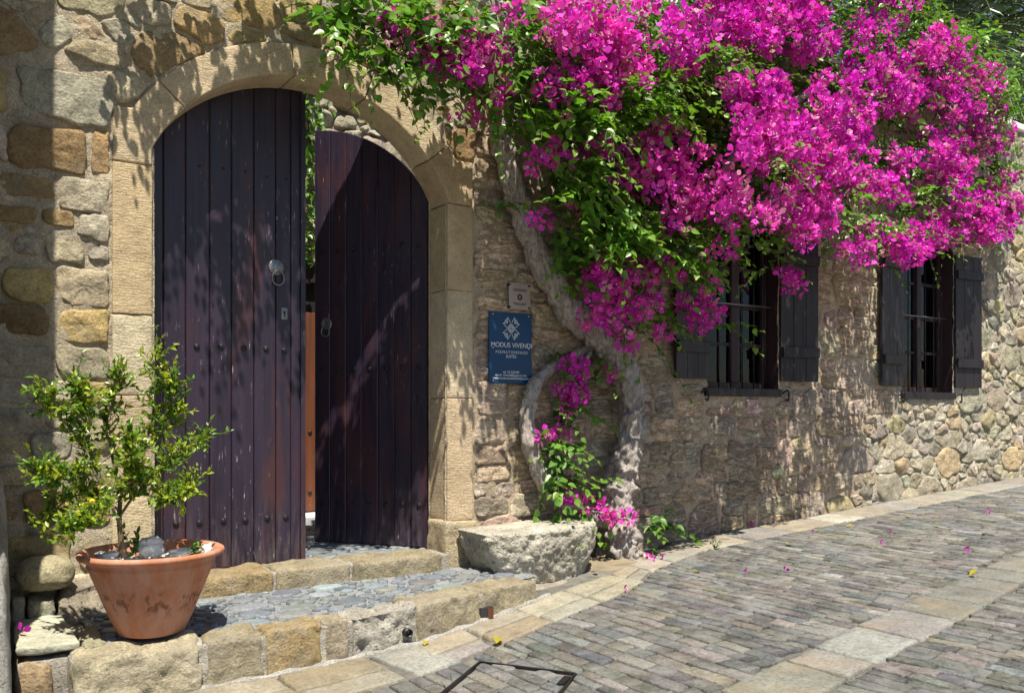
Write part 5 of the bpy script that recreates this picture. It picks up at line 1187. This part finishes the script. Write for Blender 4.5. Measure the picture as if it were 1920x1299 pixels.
limb('trunk', [(1172, 1056, .24, 50), (1166, 1020, .23, 42), (1158, 970, .21, 34), (1166, 900, .18, 30), (1178, 830, .17, 29), (1186, 765, .16, 29), (1174, 700, .15, 31), (1142, 650, .15, 33), (1098, 610, .15, 32), (1052, 562, .14, 28), (1018, 500, .14, 26), (990, 435, .14, 25), (966, 365, .14, 24), (945, 285, .15, 23), (935, 230, .2, 20), (950, 150, .25, 16), (1000, 80, .3, 14)], 56, 330, 0.6, 3)
limb('branch', [(1150, 985, .19, 16), (1110, 968, .20, 16), (1062, 942, .19, 17), (1022, 905, .15, 17), (998, 850, .12, 18), (990, 790, .11, 18), (1000, 730, .09, 16), (1028, 694, .07, 14), (1064, 672, .05, 12), (1100, 655, .05, 11), (1130, 645, .07, 10)], 28, 150, 0.4, 5)
limb('branch', [(1140, 655, .16, 14), (1165, 640, .2, 12), (1190, 590, .22, 9), (1230, 520, .25, 8), (1290, 440, .35, 8), (1350, 330, .5, 9), (1450, 220, .5, 9), (1600, 120, .4, 8)], 10, 60, 0.3, 6)
limb('branch', [(940, 250, .16, 14), (1010, 200, .3, 11), (1110, 120, .4, 10), (1250, 60, .45, 9), (1400, -20, .5, 8)], 10, 50, 0.3, 7)
limb('branch', [(938, 240, .18, 11), (880, 130, .28, 9), (800, 50, .35, 8), (700, -10, .4, 6), (560, -60, .4, 5)], 10, 50, 0.3, 8)
limb('branch', [(1108, 660, .12, 5), (1085, 700, .13, 5), (1068, 770, .13, 4), (1046, 830, .14, 4), (1040, 890, .18, 3.5), (1075, 945, .26, 3), (1130, 962, .33, 2.5), (1180, 975, .40, 2)], 8, 50, 0.2, 9)

# ---- potted citrus tree
PX, PY, PZ = 0.8366, -0.747, LZ + 0.012
pot = empty('potted_citrus', (PX, PY, PZ), 'wide terracotta pot with small leafy citrus tree standing on the pebble landing', 'potted tree')
prof = [(0.0, 0.0), (0.13, 0.0), (0.152, 0.008), (0.158, 0.02), (0.19, 0.085), (0.225, 0.165), (0.262, 0.25), (0.283, 0.298), (0.288, 0.304), (0.286, 0.309), (0.292, 0.326), (0.306, 0.33), (0.326, 0.338), (0.331, 0.348), (0.328, 0.358), (0.318, 0.363), (0.303, 0.361), (0.294, 0.350), (0.286, 0.325), (0.272, 0.285), (0.262, 0.26)]
prof = [(a * 0.91, b) for a, b in prof]; V, F = lathe(prof, 72); V[:, :2] *= (1 + 0.006 * fbm(V, 3, 2, 4))[:, None]; V += C(PX, PY, PZ); mk('pot', V, F, M['terracotta'], pot)
V, F = lathe([(0.001, 0.295), (0.1, 0.293), (0.18, 0.29), (0.25, 0.288)], 60); V[:, 2] += 0.012 * fbm(V, 14, 3, 8); mk('soil', V + C(PX, PY, PZ), F, M['gravel'], pot, (0.62, 0.61, 0.58))
gb = Bag()
for k in range(300):
    a = r3.uniform(0, 6.28); q = 0.225 * math.sqrt(r3.random()); s = r3.uniform(0.008, 0.022); V, F = blob((PX + q * math.cos(a), PY + q * math.sin(a), PZ + 0.298), (s, s * r3.uniform(.6, 1), s * .6), 900 + k, 0.25, 1.5, (10, 7)); gb.add(V, F, np.full(3, r3.uniform(0.55, 0.85)))
tag(gb.build('gravel', M['gravel'], pot), kind='stuff')
sv = W(282, 1018, PY + 0.02)
for nm, cx_, cy_, rad3, colr in (('pot_rock', 283, 1026, (0.05, 0.03, 0.042), (0.55, 0.55, 0.55)), ('pot_rock', 388, 1030, (0.022, 0.02, 0.022), (0.78, 0.77, 0.74)), ('pot_rock', 345, 1034, (0.06, 0.035, 0.014), (0.72, 0.71, 0.68)), ('pot_rock', 200, 1040, (0.04, 0.03, 0.014), (0.35, 0.37, 0.38))):
    q = W(cx_, cy_, PY + (0.06 if cx_ == 283 else 0)); V, F = blob((q[0], q[1], max(q[2], PZ + 0.30)), rad3, cx_, 0.45, 1.8, (22, 14), 3.0); mk('rock', V, F, M['gravel'], pot, colr)
CP, CAx, CS, CC = [], [], [], []
def cpt(px, py, y=0.0): return W(px, py, PY + y)
stems = [[(232, 1044, 0), (226, 1005, 0), (224, 960, .01), (232, 905, 0), (262, 850, .02), (285, 790, .02), (292, 720, 0), (292, 668, 0)],
         [(228, 990, 0), (205, 940, -.03), (180, 890, -.04), (150, 830, 0), (120, 790, .03), (92, 765, 0), (78, 730, 0)],
         [(226, 965, 0), (255, 925, -.06), (300, 880, -.06), (345, 850, -.03), (388, 815, 0)],
         [(226, 960, 0), (190, 930, .08), (140, 930, .08), (100, 960, .05), (82, 1000, .02)],
         [(226, 950, 0), (215, 880, .08), (200, 800, .1), (215, 740, .06), (225, 700, .02)],
         [(262, 850, .02), (310, 810, .0), (330, 760, 0), (318, 700, 0)],
         [(255, 925, -.06), (300, 930, -.12), (340, 930, -.1), (365, 900, -.06)],
         [(180, 890, -.04), (130, 890, -.08), (90, 900, -.04), (72, 880, 0)],
         [(226, 940, 0), (250, 900, -.1), (250, 860, -.14), (240, 820, -.12)],
         [(150, 830, 0), (165, 790, -.03), (150, 745, 0), (140, 722, 0)], [(205, 940, -.03), (180, 960, -.12), (150, 990, -.14), (120, 1000, -.1)]]
cb = Bag()
for si, s in enumerate(stems):
    P = spline([cpt(*q) for q in s], 26); r0 = 0.013 if si == 0 else 0.0065; V, F = tube(P, np.linspace(r0, 0.0022, 26), 8); cb.add(V, F)
    for k in range(5 if si == 0 else 4, 26):
        for _ in range(2 if k < 8 else 4):
            if si == 0 and k < 10: continue
            d = C(*r3.normal(0, 1, 3)) + C(0, -0.1, 0.45); d /= np.linalg.norm(d); L = r3.uniform(0.03, 0.085) * (1.7 if r3.random() < 0.15 else 1); n = int(r3.integers(6, 11))
            t = np.linspace(0.2, 1, n)[:, None]; Q = P[k] + d * L * t; Q[:, 2] += 0.015 * t[:, 0] ** 2
            ax = d * 0.7 + r3.normal(0, 0.55, (n, 3)) + C(0, -.1, 0.15); CP.append(Q); CAx.append(ax); CS.append(r3.uniform(0.016, 0.036, n))
            y = r3.uniform(0, 1) ** 1.5; c = (C(0.085, 0.20, 0.022) * (1 - y) + C(0.34, 0.40, 0.03) * y) * r3.uniform(0.75, 1.2, (n, 1)); CC.append(c)
            V, F = tube(np.array([P[k], P[k] + d * L * .5, Q[-1]]), 0.0013, 4, False); cb.add(V, F)
cb.build('stem', M['twig'], pot)
CPa = np.concatenate(CP); CAa = np.concatenate(CAx); CSa = np.concatenate(CS); CCa = np.concatenate(CC)
CR = leafrot(CAa, np.tile(C(0.1, -0.5, 0.9), (len(CAa), 1)) + r3.normal(0, 0.5, (len(CAa), 3)))
CT, CF = leaf_t(0.25, 0.07, 0.10)
rest = individuals('leaf', CT, CF, CPa, CR, CSa, CCa, M['citrusleaf'], pot)
V, Fs, Cc = scatter(CT, CF, CPa[rest], CR[rest], CSa[rest], CCa[rest]); tag(mk('foliage', V, Fs, M['citrusleaf'], pot, Cc), kind='stuff')
q = cpt(173, 940, -.12); V, F = blob(q, (0.012, 0.012, 0.013), 2, 0.03, 1, (16, 10)); mk('fruit', V, F, M['fruit'], pot)
# small weeds growing in the pot and at the wall foot
def weed(base, n, h, parent, name, seed, size=0.03, light=0.5):
    r = np.random.default_rng(seed); P = []; A = []; S_ = []; Cc = []; b = Bag()
    for k in range(n):
        d = C(r.normal(0, .35), r.normal(0, .35), 1); d /= np.linalg.norm(d); L = h * r.uniform(0.5, 1); Q = base + d * L * np.linspace(0.1, 1, 7)[:, None]; V, F = tube(Q, 0.0015, 4, False); b.add(V, F, (0.1, 0.16, 0.03))
        P.append(Q); A.append(r.normal(0, .7, (7, 3)) + C(0, 0, .5)); S_.append(r.uniform(.6, 1.2, 7) * size); Cc.append((C(.06, .15, .02) * (1 - light) + C(.16, .26, .03) * light) * r.uniform(.7, 1.2, (7, 1)))
    P = np.concatenate(P); A = np.concatenate(A); S_ = np.concatenate(S_); Cc = np.concatenate(Cc); Rm = leafrot(A, np.tile(C(0, -.4, 1), (len(A), 1)) + r.normal(0, .4, (len(A), 3)))
    V, Fs, c = scatter(CT, CF, P, Rm, S_, Cc); b.add(V, Fs, c); return b.build(name, M['citrusleaf'], parent)
weed(cpt(366, 1040, -.02) + C(0, 0, -.01), 9, 0.07, pot, 'weed', 5)
weed(cpt(250, 1040, .05), 5, 0.14, pot, 'weed', 6, 0.035, 0.1)
w_ = weed(R(1340, 1030) , 5, 0.09, None, 'wall_weed', 9, 0.02, 0.3); tag(w_, 'tiny green weed sprouting between slabs at the wall foot', 'weed')
# plant climbing the courtyard wall
r4 = np.random.default_rng(5); P = C(0, 0, 0) + np.c_[r4.normal(2.78, 0.10, 320), CYY - 0.08 - r4.random(320) * .14, r4.uniform(2.6, 4.3, 320)]
A = r4.normal(0, .6, (320, 3)) + C(0, -.3, -.4); Rm = leafrot(A, np.tile(C(0, -.6, .8), (320, 1)) + r4.normal(0, .4, (320, 3)))
V, Fs, Cc = scatter(LT, LF, P, Rm, r4.uniform(.04, .08, 320), C(.10, .22, .03) * r4.uniform(.6, 1.5, (320, 1)))
cl = empty('wall_creeper', (2.78, CYY - 0.05, 2.6), 'green creeper on the sunlit courtyard wall behind the gate', 'creeper'); tag(mk('foliage', V, Fs, M['leaf'], cl, Cc), kind='stuff')
V, F = tube(spline([(2.8, CYY - .04, 2.6), (2.74, CYY - .05, 3.2), (2.82, CYY - .05, 3.8), (2.76, CYY - .05, 4.3)], 20), 0.012, 6); mk('stem', V, F, M['twig'], cl)

# ---- palm behind the house and dark trees beyond
palm = empty('palm_tree', (13.2, 2.6, 0.6), 'dark date palm with long drooping fronds behind the flowers', 'palm')
pb_ = C(13.2, 2.6, 0.6); V, F = tube(np.array([pb_, pb_ + C(0, 0, 2.5), pb_ + C(0, 0.02, 5.2), pb_ + C(0, 0, 6.6)]), [0.24, 0.22, 0.22, 0.26], 14); mk('trunk', V, F, M['twig'], palm)
r5 = np.random.default_rng(12); top = pb_ + C(0, 0, 6.5)
for k in range(64):
    az = r5.uniform(0, 6.283); el = r5.uniform(-0.5, 1.25); L = r5.uniform(2.2, 3.0); t = np.linspace(0, 1, 22)
    h = C(math.cos(az), math.sin(az), 0); Q = top + np.outer(t * L * math.cos(el), h); Q[:, 2] += t * L * math.sin(el) - 1.5 * t ** 2.2 * (0.6 + math.cos(el))
    b = Bag(); V, F = tube(Q, np.linspace(0.022, 0.005, 22), 5, False); b.add(V, F, (0.10, 0.11, 0.04))
    s = np.linspace(0.12, 1, 44); ctr = np.stack([np.interp(s, t, Q[:, i]) for i in range(3)], 1); T = np.gradient(ctr, axis=0); T /= np.linalg.norm(T, axis=1)[:, None]
    side = np.cross(T, C(0, 0, 1)); side /= np.maximum(np.linalg.norm(side, axis=1), 1e-6)[:, None]
    for sg_ in (-1, 1):
        d = T * 0.75 + side * sg_ * 0.75 + C(0, 0, 0.10) + r5.normal(0, .1, (44, 3)); d /= np.linalg.norm(d, axis=1)[:, None]; ll = (0.46 * np.sin(np.pi * (0.12 + 0.8 * s)) + 0.08)[:, None]
        wv = np.cross(d, side * sg_ + r5.normal(0, .5, (44, 3))); wv /= np.maximum(np.linalg.norm(wv, axis=1), 1e-6)[:, None]
        V = np.stack([ctr - wv * .008, ctr + wv * .008, ctr + d * ll * .55 + wv * .011, ctr + d * ll - C(0, 0, 1) * ll * .16, ctr + d * ll * .55 - wv * .011], 1).reshape(-1, 3)
        F = (np.array([(0, 1, 2, 4)])[None] + (np.arange(44) * 5)[:, None, None]).reshape(-1, 4); F3 = (np.array([(4, 2, 3)])[None] + (np.arange(44) * 5)[:, None, None]).reshape(-1, 3)
        b.add(V, [F, F3], C(0.045, 0.075, 0.038) * r5.uniform(0.7, 1.4))
    b.build('frond', M['palm'], palm)
def tree(name, base, cr, n, label, seed, size=0.13):
    t = empty(name, base, label, 'tree'); r = np.random.default_rng(seed); b = C(*base)
    V, F = tube(np.array([b, b + C(0, 0, cr[2] * .8), b + C(.1, 0, cr[2] * 1.4)]), [0.28, 0.2, 0.1], 10); mk('trunk', V, F, M['twig'], t)
    cen = r.normal(0, .5, (60, 3)) * C(*cr) + b + C(0, 0, cr[2] * 1.5); P = (cen[r.integers(0, 60, n)] + r.normal(0, .16, (n, 3)) * C(*cr)); A = r.normal(0, .7, (n, 3)) + C(0, -.2, -.2)
    Rm = leafrot(A, np.tile(C(0, -.4, .9), (n, 1)) + r.normal(0, .5, (n, 3))); V, Fs, Cc = scatter(LT, LF, P, Rm, r.uniform(.7, 1.3, n) * size, C(.035, .075, .025) * r.uniform(.6, 1.4, (n, 1))); tag(mk('crown', V, Fs, M['leaf'], t, Cc), kind='stuff')
tree('evergreen_tree', (16.5, 6.0, 0.5), (3.0, 2.2, 3.6), 16000, 'dark broad evergreen tree far behind the palm', 31, 0.16)
tree('evergreen_tree', (22.5, 8.0, 0.8), (4.0, 3.0, 4.4), 16000, 'dark evergreen tree beyond the far stone gable', 32, 0.2)

# ---- fallen bracts and leaves on the paving
def fallen(name, px, py, z, T, F, size, col, mat, label, cat, group, tcol=None, flat=0.25):
    p = R(px, py) if z is None else C(*z); A = C(r3.normal(0, 1), r3.normal(0, 1), r3.normal(0, flat))[None]
    Rm = leafrot(A, C(r3.normal(0, .2), r3.normal(0, .2), 1)[None]); V, Fs, Cc = scatter(T, F, np.zeros((1, 3)), Rm, np.array([size]), np.array([col]), tcol); V[:, 2] -= V[:, 2].min() - 0.006; V += p
    tag(mk(name, V, Fs, mat, None, Cc), label, cat, group)
FG, LG = 'fallen bracts on the paving', 'fallen leaves on the paving'
for px, py, lab in [(p, q, 'fallen magenta bract lying out on the street cobbles') for p, q in ((1527, 1000), (1672, 1000), (1650, 1022), (1857, 966), (1811, 1036), (1395, 1077), (1472, 1074))] + \
        [(p, q, 'fallen magenta bract at the foot of the vine trunk') for p, q in ((1215, 1050), (1245, 1048), (1228, 1052))] + \
        [(1412, 988, 'fallen magenta bract on the wall foot slabs below the first window'), (1503, 972, 'fallen magenta bract on the wall foot slabs between the two windows'), (1170, 1108, 'fallen magenta bract on the pale slab before the stone block')]:
    fallen('fallen_flower', px, py, None, BT, BF, r3.uniform(0.020, 0.027), C(0.62, 0.015, 0.42) * r3.uniform(.8, 1.1), M['bract'], lab, 'flower', FG, BC)
for px, py, lab in [(p, q, 'fallen yellow leaf lying out on the street cobbles') for p, q in ((1530, 997), (1598, 989), (1588, 1012), (1302, 1075), (1698, 969), (1752, 988), (1732, 950), (1832, 1082))] + \
        [(1215, 1030, 'fallen yellow leaf on the soil right of the vine trunk'), (934, 1202, 'fallen yellow leaf on the slab below the tile lined drain slot'), (800, 1207, 'fallen yellow leaf on the slab beside the drain pipe'), (1475, 1024, 'fallen curled yellow leaf near the wall foot slabs'), (1436, 1036, 'fallen brownish leaf near the wall foot slabs')]:
    fallen('fallen_leaf', px, py, None, LT, LF, r3.uniform(0.045, 0.065), (C(0.25, 0.19, 0.05) if 'brown' in lab else C(0.42, 0.36, 0.03)) * r3.uniform(.7, 1.1), M['leaf'], lab, 'leaf', LG)
fallen('fallen_flower', 0, 0, (0.345, -0.62, 0.395), BT, BF, 0.035, C(0.5, 0.02, 0.42), M['bract'], 'fallen purple bract on the pale slab by the buttress', 'flower', None, BC)
